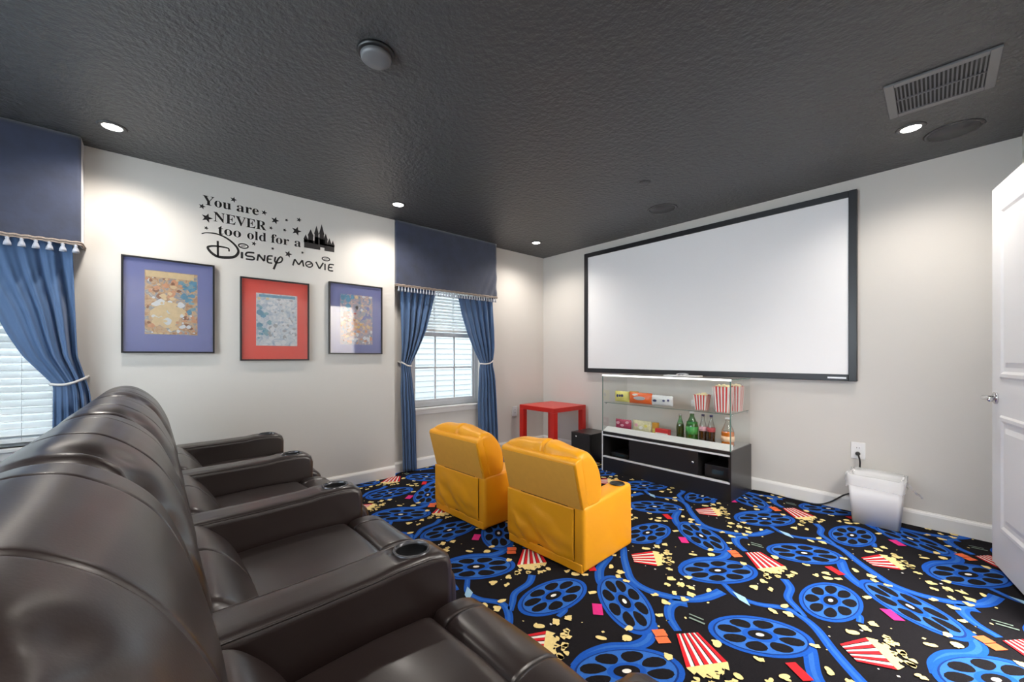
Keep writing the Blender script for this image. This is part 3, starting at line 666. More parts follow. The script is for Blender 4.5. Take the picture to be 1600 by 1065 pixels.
# ------------------------------------------------------------------ ceiling fittings
first = None
DLAB = ['lit round ceiling downlight nearest the left picture edge, above the first curtain', 'lit round ceiling downlight above the navy valance beside the lettering', 'lit round ceiling downlight near the far corner of the room', 'lit round ceiling downlight at the right beside the square vent']
for i, (x, y) in enumerate(DOWNLIGHTS):
    if i > 3:
        lab = ['lit round ceiling downlight outside the picture, right of the camera', 'lit round ceiling downlight outside the picture, over the camera corner'][i-4]
    else: lab = DLAB[i]
    if not first:
        t = thing('ceiling_downlight', lab, 'ceiling light', (x, y, H), 0, 'recessed ceiling downlights')
        bm = new(); add_lathe(bm, [(0.044, -0.0005), (0.046, -0.007), (0.060, -0.006), (0.066, -0.0005)], n=32); put('trim_ring', bm, M_ceil, t, True)
        bm = new(); add_lathe(bm, [(0.043, -0.004), (0.043, -0.001)], n=32); put('lens', bm, M_lamp, t)
        first = t
    else: dup(first, (x, y, H), 0, lab)
t = thing('smoke_detector', 'round dark grey detector on the ceiling above the brown recliners', 'detector', (-1.68, 0.707, H))
bm = new(); add_lathe(bm, [(0.078, -0.0005), (0.078, -0.012), (0.070, -0.016)], n=40); put('base_plate', bm, M_black, t, True)
bm = new(); add_lathe(bm, [(0.064, -0.014), (0.062, -0.030), (0.055, -0.036), (0.02, -0.038)], n=40); put('cover', bm, mat('grey_cover', (0.13, 0.13, 0.135), 0.35), t, True)
M_grille = mat('painted_grille', (0.050, 0.051, 0.053), 0.5, bump=0.4, bscale=500, bdist=0.003)
def ceil_speaker(x, y, lab):
    t = thing('ceiling_speaker', lab, 'speaker', (x, y, H), 0, 'painted in-ceiling speakers')
    bm = new(); add_lathe(bm, [(0.105, -0.0005), (0.107, -0.005), (0.118, -0.006), (0.124, -0.0005)], n=40); put('speaker_rim', bm, M_ceil, t, True)
    bm = new(); add_lathe(bm, [(0.103, -0.0035), (0.103, -0.0005)], n=40); put('speaker_grille', bm, M_grille, t)
ceil_speaker(-0.049, 3.45, 'round dark ceiling speaker next to the downlight and square vent')
ceil_speaker(-1.774, 3.339, 'round dark ceiling speaker over the middle of the projection screen')
bm = new(); add_lathe(bm, [(0.042, -0.0005), (0.040, -0.004), (0.01, -0.005)], n=24)
tag(put('sprinkler_cap', bm, M_grille, None, True), 'small flat round cap on the dark ceiling in front of the screen', 'sprinkler').location = (-1.596, 2.737, H)
t = thing('ceiling_vent', 'square grey metal air vent with two rows of slats on the ceiling', 'vent', (-0.087, 2.825, H), R(2))
M_vent = mat('vent_metal', (0.16, 0.16, 0.165), 0.4, metal=0.2)
a = 0.185; b_ = 0.150
bm = new()
for bx in ((-a, -b_, -a, a), (b_, a, -a, a), (-b_, b_, -a, -b_), (-b_, b_, b_, a)): add_box(bm, *bx, -0.010, -0.0005, 0.002)
add_box(bm, -b_, b_, -0.004, 0.004, -0.010, -0.002)
put('vent_frame', bm, M_vent, t)
box_obj('vent_duct', (-b_, b_, -b_, b_, -0.0020, -0.0005), M_dark, t)  # flat dark sheet stands in for the shade inside the duct
for k in range(21):
    x = -b_+0.0075+k*(2*b_-0.015)/20
    bm = new(); add_box(bm, -0.0035, 0.0035, -b_, b_, -0.0009, 0.0009, M=Matrix.Translation((x, 0, -0.0065)) @ Matrix.Rotation(R(35), 4, 'Y')); put('vent_slat', bm, M_vent, t)

# ------------------------------------------------------------------ brown leather recliner row
sofa = thing('recliner_row', 'row of four brown leather home theater recliners with cup holder armrests', 'sofa', (-1.715, 0.2, 0), 0)
SX, SY = -1.715, 0.2
def L3(o):
    return o
def sprof(pr): return [(y-SY, z) for (y, z) in pr]
BACK = [(-0.240, 0.62), (-0.258, 0.78), (-0.252, 0.86), (-0.232, 0.915), (-0.198, 0.950), (-0.165, 0.965), (-0.135, 0.969), (-0.100, 0.965), (-0.070, 0.950), (-0.035, 0.922), (0.001, 0.878), (0.030, 0.820), (0.050, 0.765), (0.064, 0.710), (0.080, 0.640), (0.085, 0.600), (0.070, 0.565), (0.0, 0.555), (-0.15, 0.56), (-0.22, 0.58)]
LUMB = [(-0.10, 0.52), (0.00, 0.575), (0.065, 0.600), (0.105, 0.597), (0.150, 0.555), (0.185, 0.505), (0.208, 0.455), (0.215, 0.41), (0.17, 0.37), (0.0, 0.34), (-0.10, 0.40)]
SEAT = [(0.10, 0.33), (0.08, 0.40), (0.12, 0.452), (0.22, 0.466), (0.36, 0.472), (0.47, 0.472), (0.518, 0.468), (0.536, 0.450), (0.538, 0.40), (0.53, 0.33), (0.40, 0.30), (0.20, 0.30)]
FOOT = [(0.536, 0.30), (0.534, 0.42), (0.540, 0.452), (0.556, 0.468), (0.60, 0.472), (0.645, 0.464), (0.676, 0.442), (0.690, 0.405), (0.694, 0.30), (0.690, 0.15), (0.680, 0.09), (0.62, 0.08), (0.56, 0.10), (0.538, 0.18)]
centers = [-0.645, -1.355, -2.07, -2.80]
arms = [-0.315, -1.000, -1.710, -2.430, -3.170]
SEATOFF = [-0.008, 0.028, 0.030, 0.040]; ARMOFF = [0.022, 0.0, 0.027, 0.032, 0.045]
def dent(cx):
    def fn(q, n):
        # pinched leather where a back meets its neighbour on the camera side
        for (dx, dy, dz, r, a) in ((0.29, -0.01-SY, 0.885, 0.050, 0.034), (0.26, -0.09-SY, 0.960, 0.040, 0.020), (0.30, 0.045-SY, 0.79, 0.045, 0.026), (0.21, -0.04-SY, 0.935, 0.03, 0.010)):
            d2 = ((q.x-(cx-SX)-dx)/r)**2+((q.y-dy)/r)**2+((q.z-dz)/r)**2
            if d2 < 6: q = q-Vector((0, n.x, n.y))*a*math.exp(-d2)
        return q
    return fn
for i, cx in enumerate(centers):
    x = cx-SX; wv = (arms[i]-arms[i+1])
    bm = new(); add_cushion(bm, sprof(BACK), x-wv/2+0.010, x+wv/2-0.004, 46, 0.032, ((x-0.205, 0.45, False), (x+0.098, 1.0, True)), 0.006, 0.005, lump=0.006, crown=0.003, seed=i*3.3, sub=7, fn=dent(cx))
    put('backrest', bm, [M_leather, M_leather_d], sofa)
    hw = wv/2-0.072
    bm = new(); add_cushion(bm, sprof(LUMB), x-hw, x+hw, 36, 0.035, (x-0.01,), 0.006, 0.005, lump=0.005, crown=0.012, seed=i*5.1)
    put('lumbar_cushion', bm, [M_leather, M_leather_d], sofa)
    bm = new(); add_cushion(bm, sprof(SEAT), x-hw, x+hw, 30, 0.022, (), lump=0.006, crown=0.010, seed=i*2.2)
    so = put('seat_cushion', bm, M_leather, sofa); so.location.y = SEATOFF[i]; so.location.z = 0.010
    bm = new(); add_cushion(bm, sprof(FOOT), x-hw, x+hw, 30, 0.020, (x-0.205, x+0.045), 0.004, 0.005, lump=0.004, crown=0.006, seed=i*7.2)
    fo_ = put('footrest', bm, [M_leather, M_leather_d], sofa); fo_.location.y = SEATOFF[i]; fo_.location.z = 0.014
def boolean_diff(o, cutter):
    md = o.modifiers.new('cut', 'BOOLEAN'); md.operation = 'DIFFERENCE'; md.object = cutter; md.solver = 'EXACT'
    bpy.context.view_layer.update()
    dg = bpy.context.evaluated_depsgraph_get(); me = bpy.data.meshes.new_from_object(o.evaluated_get(dg))
    o.modifiers.clear(); old = o.data; o.data = me; bpy.data.objects.remove(cutter)
def arm_mesh(cupy):
    # profile in YZ lofted across the arm's width, top edges rounded; slight rise round the cup
    prof = [(-0.23, 0.06), (-0.23, 0.56), (-0.21, 0.585), (-0.05, 0.592), (0.25, 0.597), (0.40, 0.602), (0.45, 0.609), (0.53, 0.611), (0.575, 0.607), (0.604, 0.592), (0.614, 0.56), (0.612, 0.30), (0.608, 0.07), (0.59, 0.055), (0.2, 0.055), (-0.2, 0.055)]
    P = []
    for k in range(len(prof)):
        a, b = Vector(prof[k]), Vector(prof[(k+1) % len(prof)]); n = max(1, int((b-a).length/0.05))
        for j in range(n): P.append(a.lerp(b, j/n))
    n = len(P); bm = new(); rings = []
    w = 0.068; r = 0.022
    xs = [-w, -w+r*0.13, -w+r*0.4, -w+r, -0.02, 0.02, w-r, w-r*0.4, w-r*0.13, w]
    for x in xs:
        e = w-abs(x); off = 0 if e >= r else r-math.sqrt(max(0, r*r-(r-e)**2))
        ring = []
        for i in range(n):
            d = P[(i+1) % n]-P[i-1]; q = Vector((-d.y, d.x)).normalized()
            p = P[i]-q*(-off) if False else P[i]+Vector((-q.x, -q.y))*off
            ring.append(bm.verts.new((x, p.x-SY, p.y)))
        rings.append(ring)
    for a, b in zip(rings, rings[1:]):
        for i in range(n): f = bm.faces.new((a[i], a[(i+1) % n], b[(i+1) % n], b[i])); f.smooth = True
    bm.faces.new(rings[0]); bm.faces.new(rings[-1][::-1])
    return bm
CUPY = 0.520
bm = arm_mesh(CUPY)
arm0 = put('armrest', bm, M_leather)
bm = new(); add_lathe(bm, [(0.0425, 0.53), (0.0425, 0.70)], c=(0, CUPY-SY, 0), n=36); cut = put('cut', bm, M_leather)
boolean_diff(arm0, cut); arm0.parent = sofa
arm0.location = (arms[0]-SX, ARMOFF[0], 0)
for p in arm0.data.polygons: p.use_smooth = abs(p.normal.x) < 0.97 and p.area < 0.01
bm = new(); add_lathe(bm, [(0.0415, 0.600), (0.0422, 0.6125), (0.046, 0.6145), (0.050, 0.6125), (0.0515, 0.604)], c=(0, CUPY-SY, 0), n=40)
# open ring: remove caps
for f in [f for f in bm.faces if len(f.verts) > 4]: bm.faces.remove(f)
ring0 = put('cup_holder', bm, M_ring, arm0, True)
bm = new(); add_lathe(bm, [(0.0415, 0.606), (0.0405, 0.545), (0.001, 0.543)], c=(0, CUPY-SY, 0), n=36)
for f in [f for f in bm.faces if len(f.verts) > 4 and f.calc_center_median().z > 0.58]: bm.faces.remove(f)
cup0 = put('cup_well', bm, M_black, arm0, True, normals=False)
bm = new()
for sx in (-0.063, 0.063):
    add_tube(bm, [(sx, -0.18-SY, 0.581), (sx, 0.0-SY, 0.586), (sx, 0.25-SY, 0.589), (sx, 0.40-SY, 0.594), (sx*1.02, 0.45-SY, 0.599), (sx*1.02, 0.54-SY, 0.600), (sx, 0.585-SY, 0.590), (sx, 0.600-SY, 0.56), (sx, 0.602-SY, 0.30)], 0.0028, 6)
pip0 = put('piping', bm, M_leather, arm0, True)
for ai, ax in enumerate(arms[1:]):
    o = arm0.copy(); C.objects.link(o); o.parent = sofa; o.location = (ax-SX, ARMOFF[ai+1], 0)
    for g in (ring0, cup0, pip0):
        d = g.copy(); C.objects.link(d); d.parent = o
bm = new(); add_box(bm, arms[-1]-0.05-SX, arms[0]+0.05-SX, -0.235-SY, 0.50-SY, 0.05, 0.30, 0.01); add_box(bm, arms[-1]-0.04-SX, arms[0]+0.04-SX, -0.245-SY, -0.20-SY, 0.25, 0.60, 0.01); put('base_frame', bm, M_leather_d, sofa)
bm = new()
for ax in arms:
    for yy in (-0.18, 0.57): add_box(bm, ax-SX-0.02, ax-SX+0.02, yy-SY-0.02, yy-SY+0.02, 0.0, 0.06)
put('feet', bm, M_black, sofa)

# ------------------------------------------------------------------ yellow child recliners
def kids(loc, rz, label):
    t = thing('child_recliner', label, 'chair', loc, rz, 'yellow child size recliners')
    W = 0.275
    for s in (-1, 1):
        bm = new(); add_box(bm, min(s*W, s*(W-0.115)), max(s*W, s*(W-0.115)), 0.0, 0.475, 0.012, 0.345, 0.020, 4)
        for v in bm.verts:
            if v.co.z > 0.2: v.co.z += 0.028*max(0, v.co.y)/0.475
            v.co.x += s*0.004*math.sin(v.co.y*9)*(v.co.z/0.35)
        a = put('armrest', bm, M_yellow, t, True)
        if s > 0:
            bm = new(); add_lathe(bm, [(0.034, 0.0), (0.035, 0.006), (0.041, 0.005), (0.043, 0.0)], c=(W-0.058, 0.405, 0.369), n=28)
            for f in [f for f in bm.faces if len(f.verts) > 4]: bm.faces.remove(f)
            ch = put('cup_ring', bm, M_black, a, True)
            bm = new(); add_lathe(bm, [(0.0355, 0.0), (0.035, 0.0035)], c=(W-0.058, 0.405, 0.3675), n=28); put('cup_well', bm, M_dark, a)  # flat dark disc imitates the shaded depth of the cup hole
    bm = new(); add_box(bm, -W+0.117, W-0.117, 0.03, 0.47, 0.02, 0.24, 0.02, 3); put('seat_base', bm, M_yellow, t, True)
    bm = new(); add_cushion(bm, [(0.10, 0.22), (0.10, 0.27), (0.18, 0.295), (0.35, 0.30), (0.46, 0.29), (0.495, 0.26), (0.49, 0.21), (0.3, 0.20)], -W+0.118, W-0.118, 20, 0.03, (), crown=0.01, lump=0.004); put('seat_cushion', bm, M_yellow, t)
    # tilted back shell: rear face rises from the fold and leans backwards
    def sh(bm):
        n = 10; pr = [(0.005, 0.325), (-0.062, 0.572), (-0.055, 0.588), (-0.010, 0.602), (0.006, 0.596), (0.068, 0.345), (0.06, 0.325)]
        vs = add_prism(bm, pr, 'x', -W+0.006, W-0.006)
    bm = new(); sh(bm); bmesh.ops.bevel(bm, geom=bm.edges[:], offset=0.007, segments=3, profile=0.5, affect='EDGES')
    sb = put('backrest', bm, [M_yellow], t)
    for p in sb.data.polygons: p.use_smooth = True
    bm = new(); y0, z0, y1, z1 = 0.0015, 0.332, -0.0590, 0.568
    add_prism(bm, [(y0-0.0035, z0), (y1-0.0035, z1), (y1+0.002, z1+0.001), (y0+0.002, z0+0.001)], 'x', -W+0.014, W-0.020); put('back_panel', bm, M_yellow_d, sb)
    # loose fabric flap hanging under the fold, creased
    bm = new(); nu, nv = 40, 30; rows = []
    for j in range(nv+1):
        v = j/nv; row = []
        for i in range(nu+1):
            u = i/nu; x = (-W+0.006)+(2*W-0.105+0.04)*u
            z = 0.330-0.290*v
            d = u-0.15-0.75*v
            y = -0.008-0.012*math.sin(math.pi*min(1, v*1.1))*math.sin(math.pi*u)**0.7
            w_ = math.sin(math.pi*u)**0.5*min(1, v*1.5)
            y -= 0.022*w_*noise.noise(Vector((u*2.6-v*2.2, v*1.1+u*1.1, 4.2)))+0.010*w_*noise.noise(Vector((u*7-v*5, v*3+u*2, 9.2)))
            y -= 0.008*v*math.exp(-((u-0.12-0.42*(v-0.45))/0.035)**2)*(v > 0.45)
            if v > 0.88: y += (v-0.88)*0.12
            row.append(bm.verts.new((x, y, z)))
        rows.append(row)
    for a, b in zip(rows, rows[1:]):
        for i in range(nu): f = bm.faces.new((a[i], a[i+1], b[i+1], b[i])); f.smooth = True
    fl = put('rear_flap', bm, M_yellow, t, True); md = fl.modifiers.new('thickness', 'SOLIDIFY'); md.thickness = 0.003
    bm = new(); add_box(bm, -W+0.02, W-0.10, 0.004, 0.03, 0.02, 0.33); add_box(bm, 0.2050, 0.2160, -0.0012, 0.01, 0.055, 0.326); put('inner_lining', bm, M_dark, t)  # lining, plus a dark strip imitating the shaded slit beside the arm
    bm = new(); add_box(bm, -W+0.012, W-0.012, -0.004, 0.03, 0.008, 0.055, 0.006); put('bottom_rail', bm, M_yellow, t)
    # puffy front pillow rolling over the top, split by a pleat
    PIL = [(0.030, 0.345), (-0.002, 0.47), (-0.026, 0.565), (-0.026, 0.603), (-0.012, 0.630), (0.030, 0.640), (0.075, 0.625), (0.120, 0.575), (0.158, 0.500), (0.176, 0.425), (0.170, 0.365), (0.140, 0.335), (0.08, 0.330)]
    def droop(q, n):
        e = abs(q.x)/W
        q.z -= 0.030*max(0, (q.z-0.45)/0.2)*e**3
        q += Vector((0, n.x, n.y))*0.003*math.sin(q.x*31+q.z*20)*max(0, (q.z-0.56)/0.08)
        return q
    bm = new(); add_cushion(bm, PIL, -W+0.003, W-0.003, 44, 0.028, ((0.03, 1.0, True),), 0.012, 0.010, crown=0.012, lump=0.012, fn=droop, sub=6); put('pillow', bm, [M_yellow, M_yellow_d], t)
    for s in (-1, 1):
        for yy in (0.05, 0.42):
            bm = new(); add_lathe(bm, [(0.014, 0.0), (0.016, 0.014)], c=(s*(W-0.05), yy, 0), n=12); put('leg', bm, M_black, t)
    return t
k1 = kids((-1.592, 1.640, 0), R(2.5), 'yellow child recliner nearer the camera, closer to the display cabinet')
k2 = kids((-2.352, 1.582, 0), R(2.5), 'yellow child recliner farther away, standing in front of the curtained window')

for k_ in (k1, k2): k_.scale = (1.04, 1.03, 1.02)

# ------------------------------------------------------------------ red side table, subwoofer
t = thing('side_table', 'bright red square side table standing in the far corner', 'table', (-3.235, 3.50, 0))
hs_ = 0.275; zt = 0.575
box_obj('tabletop', (-hs_, hs_, -hs_, hs_, zt-0.05, zt), M_red, t, 0.003)
for sx in (-1, 1):
    for sy in (-1, 1):
        bm = new(); a0, a1 = (hs_-0.062, hs_)
        vs = add_box(bm, min(sx*a0, sx*a1), max(sx*a0, sx*a1), min(sy*a0, sy*a1), max(sy*a0, sy*a1), 0, zt-0.05, 0.002)
        put('leg', bm, M_red, t)
t = thing('subwoofer', 'black box subwoofer on the carpet between red table and display cabinet', 'speaker', (-2.776, 3.61, 0))
box_obj('speaker_body', (-0.135, 0.135, -0.155, 0.155, 0.012, 0.310), M_cab, t, 0.004)
box_obj('front_grille', (-0.127, 0.127, -0.163, -0.155, 0.022, 0.300), mat('grille_cloth', (0.014, 0.014, 0.015), 0.8), t, 0.003)
box_obj('power_light', (-0.067, -0.051, -0.1645, -0.163, 0.262, 0.276), M_white, t)
for sx in (-1, 1):
    for sy in (-1, 1):
        bm = new(); add_lathe(bm, [(0.014, 0), (0.014, 0.013)], c=(sx*0.11, sy*0.13, 0), n=12); put('foot', bm, M_black, t)

# ------------------------------------------------------------------ glass display cabinet
CX0, CX1, CY0, CY1 = -2.42, -1.215, 3.352, 3.800
t = thing('display_cabinet', 'low black snack display cabinet with a glass case on top under the screen', 'cabinet', ((CX0+CX1)/2, (CY0+CY1)/2, 0))
hx, hy = (CX1-CX0)/2, (CY1-CY0)/2
bm = new()
add_box(bm, -hx, hx, -hy, hy, 0, 0.138); add_box(bm, -hx, -hx+0.018, -hy, hy, 0.138, 0.395); add_box(bm, hx-0.018, hx, -hy, hy, 0.138, 0.395)
add_box(bm, -hx+0.018, hx-0.018, hy-0.012, hy, 0.138, 0.395); add_box(bm, -hx+0.018, hx-0.018, -hy, hy-0.012, 0.372, 0.395)
add_box(bm, -0.27, -0.255, -hy+0.03, hy-0.012, 0.138, 0.372); add_box(bm, 0.325, 0.340, -hy+0.03, hy-0.012, 0.138, 0.372)
body = put('cabinet_body', bm, M_cab, t)
box_obj('sliding_door', (-0.302, 0.345, -hy+0.006, -hy+0.022, 0.158, 0.352), M_cab, t, 0.002)
bm = new(); add_lathe(bm, [(0.011, 0), (0.011, 0.012), (0.008, 0.014)], n=18, M=Matrix.Translation((0.305, -hy+0.006, 0.257)) @ Matrix.Rotation(R(90), 4, 'X')); put('door_lock', bm, M_chrome, t, True)
box_obj('lower_rail', (-hx, hx, -hy-0.004, -hy+0.02, 0.138, 0.153), M_alu, t, 0.002)
box_obj('upper_rail', (-hx, hx, -hy-0.004, -hy+0.02, 0.352, 0.366), M_alu, t, 0.002)
for sx in (-1, 1): box_obj('corner_post', (sx*hx-0.006 if sx > 0 else -hx-0.004, hx+0.004 if sx > 0 else -hx+0.006, -hy-0.005, -hy+0.006, 0.0 if sx < 0 else 0.0, 0.395), M_alu if sx < 0 else M_cab, t)
bm = new(); add_prism(bm, [(-hy+0.004, 0.3955), (-hy+0.004, 0.402), (-hy+0.075, 0.436), (-hy+0.080, 0.436), (-hy+0.080, 0.3955)], 'x', -hx+0.008, hx-0.012); put('front_ledge', bm, M_white, t)
box_obj('deck_panel', (-hx+0.006, hx-0.006, -hy+0.081, hy-0.01, 0.3955, 0.402), mat('deck_grey', (0.35, 0.35, 0.36), 0.3), t)
g = 0.006; ZT = 0.952
def pane(nm, a):
    o = box_obj(nm, a, M_glass, t); return o
pane('front_glass', (-hx+0.002, hx-0.002, -hy+0.001, -hy+0.001+g*0.4, 0.403, ZT))
pane('side_glass', (hx-0.003-g*0.4, hx-0.003, -hy+0.006, hy-0.012, 0.403, ZT)); pane('side_glass', (-hx+0.003, -hx+0.003+g*0.4, -hy+0.006, hy-0.012, 0.403, ZT))
pane('top_glass', (-hx, hx, -hy, hy-0.008, ZT, ZT+0.004))
pane('shelf_glass', (-hx+0.012, hx-0.012, -hy+0.02, hy-0.03, 0.679, 0.684))
bm = new()
add_box(bm, -hx, hx, -hy-0.002, -hy+0.010, ZT-0.006, ZT+0.008, 0.001)
put('top_light_bar', bm, mat('white_bar', (0.85, 0.86, 0.86), 0.3, emit=(1.0, 0.99, 0.97), es=1.2), t)
bm = new()
add_box(bm, hx-0.008, hx, -hy-0.001, -hy+0.005, 0.395, ZT-0.006); add_box(bm, -hx, -hx+0.006, -hy-0.001, -hy+0.004, 0.395, ZT-0.006)
add_box(bm, -hx+0.012, hx-0.012, -hy+0.018, -hy+0.020, 0.679, 0.684); add_box(bm, hx-0.012, hx-0.010, -hy+0.02, hy-0.03, 0.679, 0.684)
add_box(bm, hx-0.003, hx, -hy, hy-0.01, ZT, ZT+0.005)
put('glass_edge_strip', bm, M_glass_edge, t)
for sx in (-1, 1):
    for yy in (-hy+0.05, hy-0.06):
        bm = new(); add_lathe(bm, [(0.007, 0), (0.007, 0.014)], n=12, M=Matrix.Translation((sx*(hx-0.006), yy, 0.673)) @ Matrix.Rotation(R(-90*sx), 4, 'Y')); put('shelf_clip', bm, M_chrome, t, True)
# things in the open bays
def device(loc, w_, d, h_, label):
    t = thing('media_player', label, 'electronics', loc)
    box_obj('case', (-w_/2, w_/2, -d/2, d/2, 0.006, h_), M_black, t, 0.003); box_obj('front_display', (-w_*0.2, w_*0.25, -d/2-0.001, -d/2, h_*0.4, h_*0.7), mat('display_tint', (0.03, 0.05, 0.06), 0.1), t)
    for sx in (-1, 1): box_obj('foot', (sx*w_*0.4-0.01, sx*w_*0.4+0.01, -d/2+0.02, -d/2+0.04, 0, 0.006), M_black, t)
device((-2.27, 3.55, 0.1381), 0.20, 0.24, 0.045, 'flat black player box lying in the left open bay of the cabinet')
device((-1.345, 3.55, 0.1381), 0.20, 0.26, 0.11, 'black receiver box standing in the right open bay of the cabinet')
# router-like flat white thing on the glass top
t = thing('white_gadget', 'small white device lying on the cabinet glass top just below the screen', 'device', (-1.70, 3.56, ZT+0.0085))
box_obj('device_body', (-0.16, 0.16, -0.05, 0.05, 0.0, 0.010), M_white, t, 0.003)
bm = new(); add_lathe(bm, [(0.055, 0.010), (0.050, 0.022), (0.02, 0.028)], n=24); put('device_dome', bm, M_chrome, t, True)

# ---- snacks
Mr = mat('stripe_red', (0.66, 0.03, 0.03), 0.5); Mw = mat('carton_white', (0.82, 0.80, 0.76), 0.5); Mp = mat('popcorn', (0.86, 0.74, 0.46), 0.8)
def carton(loc, w0, w1, h_, d, label, rz=0.0, popc=True, group='striped popcorn boxes on the upper shelf'):
    t = thing('popcorn_box', label, 'popcorn box', loc, rz, group)
    bm = new(); n = 9
    def ring(z, w_, dd): return [(-w_/2, -dd/2), (w_/2, -dd/2), (w_/2, dd/2), (-w_/2, dd/2)]
    for side in range(4):
        A = ring(0, w0, d); B = ring(h_, w1, d*w1/w0); a0, a1 = A[side], A[(side+1) % 4]; b0, b1 = B[side], B[(side+1) % 4]
        for k in range(n):
            u, v = k/n, (k+1)/n
            def lp(p, q, s): return (p[0]+(q[0]-p[0])*s, p[1]+(q[1]-p[1])*s)
            zz = h_+(0.004 if k % 2 else 0.0)
            vs = [(*lp(a0, a1, u), 0), (*lp(a0, a1, v), 0), (*lp(b0, b1, v), zz), (*lp(b0, b1, u), zz)]
            f = bm.faces.new([bm.verts.new(p) for p in vs]); f.material_index = k % 2
    bm.faces.new([bm.verts.new((*p, 0)) for p in ring(0, w0, d)])
    put('carton', bm, [Mw, Mr], t, normals=False)
    bm = new(); add_box(bm, -w1/2+0.004, w1/2-0.004, -d*w1/w0/2+0.004, d*w1/w0/2-0.004, h_-0.02, h_-0.006)
    rr = random.Random(int(h_*1000))
    if popc:
        for k in range(26):
            c = (rr.uniform(-w1/2+0.012, w1/2-0.012), rr.uniform(-d*w1/w0/2+0.012, d*w1/w0/2-0.012), h_-0.004+rr.uniform(0, 0.016))
            bmesh.ops.create_icosphere(bm, subdivisions=1, radius=rr.uniform(0.008, 0.013), matrix=Matrix.Translation(c))
    o = put('popcorn_filling', bm, Mp, t); o['kind'] = 'stuff'
ZU, ZD = 0.6845, 0.4025
carton((-1.500, 3.50, ZU), 0.085, 0.110, 0.125, 0.08, 'short red striped popcorn box heaped with popcorn on the upper shelf')
carton((-1.400, 3.63, ZU), 0.085, 0.110, 0.190, 0.08, 'red striped popcorn box in the middle of the group, set back on the upper shelf', R(8))
carton((-1.320, 3.49, ZU), 0.095, 0.120, 0.205, 0.08, 'tall red striped popcorn box next to the right glass edge')
carton((-1.278, 3.63, ZU), 0.080, 0.100, 0.205, 0.08, 'tall red striped popcorn box standing behind the one at the right glass edge', 0)
def bag(loc, w_, h_, d, colm, spots, label, group, rz=0.0, tilt=8):
    t = thing('snack_bag', label, 'snack bag', loc, rz, group)
    bm = new(); n = 14; m_ = 10
    for s in (-1, 1):
        rows = []
        for j in range(m_+1):
            v = j/m_; row = []
            for i in range(n+1):
                u = i/n; b = d/2*(math.sin(math.pi*u)**0.6)*(math.sin(math.pi*min(1, max(0, v)))**0.5)
                b += 0.003*noise.noise(Vector((u*8, v*8, s*3+w_*50)))
                row.append(bm.verts.new(((u-0.5)*w_, s*b, 0.001+v*h_+0.004*(v > 0.98)*((i % 2)*2-1)*0.5)))
            rows.append(row)
        for a, b in zip(rows, rows[1:]):
            for i in range(n): f = bm.faces.new((a[i], a[i+1], b[i+1], b[i])); f.smooth = True
    bmesh.ops.remove_doubles(bm, verts=bm.verts[:], dist=0.0006)
    o = put('wrapper', bm, colm, t)
    for (x, z, rx, rz_, m2) in spots:
        bm = new(); bb = d/2*(math.sin(math.pi*(x/w_+0.5))**0.6)*(math.sin(math.pi*(z/h_))**0.5)
        add_prism(bm, [(x+rx*math.cos(a), z+rz_*math.sin(a)) for a in [2*math.pi*k/12 for k in range(12)]], 'y', -bb-0.004, -bb+0.004); put('printed_patch', bm, m2, o)
    return t
Myel = mat('wrapper_yellow', (0.80, 0.72, 0.18), 0.35, var=0.2, vscale=40); Morg = mat('wrapper_orange', (0.86, 0.14, 0.02), 0.3, var=0.15, vscale=20)
Mwh = mat('wrapper_white', (0.76, 0.77, 0.78), 0.3, var=0.15, vscale=60); Mgd = mat('wrapper_gold', (0.62, 0.32, 0.04), 0.35); Mnv = mat('wrapper_navy', (0.05, 0.06, 0.16), 0.35)
Mgr = mat('wrapper_grey', (0.45, 0.46, 0.48), 0.35); Mdp = mat('wrapper_crimson', (0.40, 0.03, 0.09), 0.35, var=0.5, vscale=60); Mpk = mat('wrapper_pink', (0.75, 0.40, 0.48), 0.4)
GU = 'snack bags on the upper glass shelf'; GD = 'snack packs on the cabinet deck'
bag((-2.300, 3.52, ZU), 0.165, 0.105, 0.05, Myel, [(-0.04, 0.06, 0.012, 0.016, Mnv), (-0.012, 0.062, 0.010, 0.014, Mnv), (0.014, 0.064, 0.012, 0.015, Mnv)], 'yellow snack bag at the left end of the upper shelf', GU)
bag((-2.215, 3.60, ZU), 0.10, 0.105, 0.05, Mgd, [], 'golden brown snack bag tucked between yellow and orange bags', GU, R(5))
bag((-2.080, 3.50, ZU), 0.245, 0.105, 0.06, Morg, [(0.0, 0.055, 0.06, 0.018, Mgr), (-0.05, 0.085, 0.03, 0.010, Mw)], 'wide orange snack bag on the upper shelf', GU)
bag((-1.865, 3.50, ZU), 0.215, 0.095, 0.05, Mwh, [(-0.06, 0.045, 0.020, 0.012, Mnv), (0.03, 0.05, 0.012, 0.010, Mnv), (0.07, 0.055, 0.010, 0.010, Mnv)], 'white snack bag with dark print at the right of the orange bag', GU)
bag((-2.285, 3.52, ZD), 0.180, 0.105, 0.05, Mdp, [(-0.05, 0.07, 0.02, 0.015, Mpk), (0.0, 0.05, 0.02, 0.012, Mpk), (0.05, 0.08, 0.018, 0.012, Mpk)], 'crimson and pink candy bag at the left end of the lower deck', GD)
bag((-2.085, 3.53, ZD), 0.200, 0.115, 0.05, mat('wrapper_pastel', (0.75, 0.66, 0.42), 0.4, var=0.45, vscale=70), [(-0.05, 0.07, 0.018, 0.016, Mpk), (0.0, 0.05, 0.02, 0.016, Mw), (0.05, 0.07, 0.016, 0.014, Myel)], 'pastel multicoloured candy bag on the lower deck', GD)
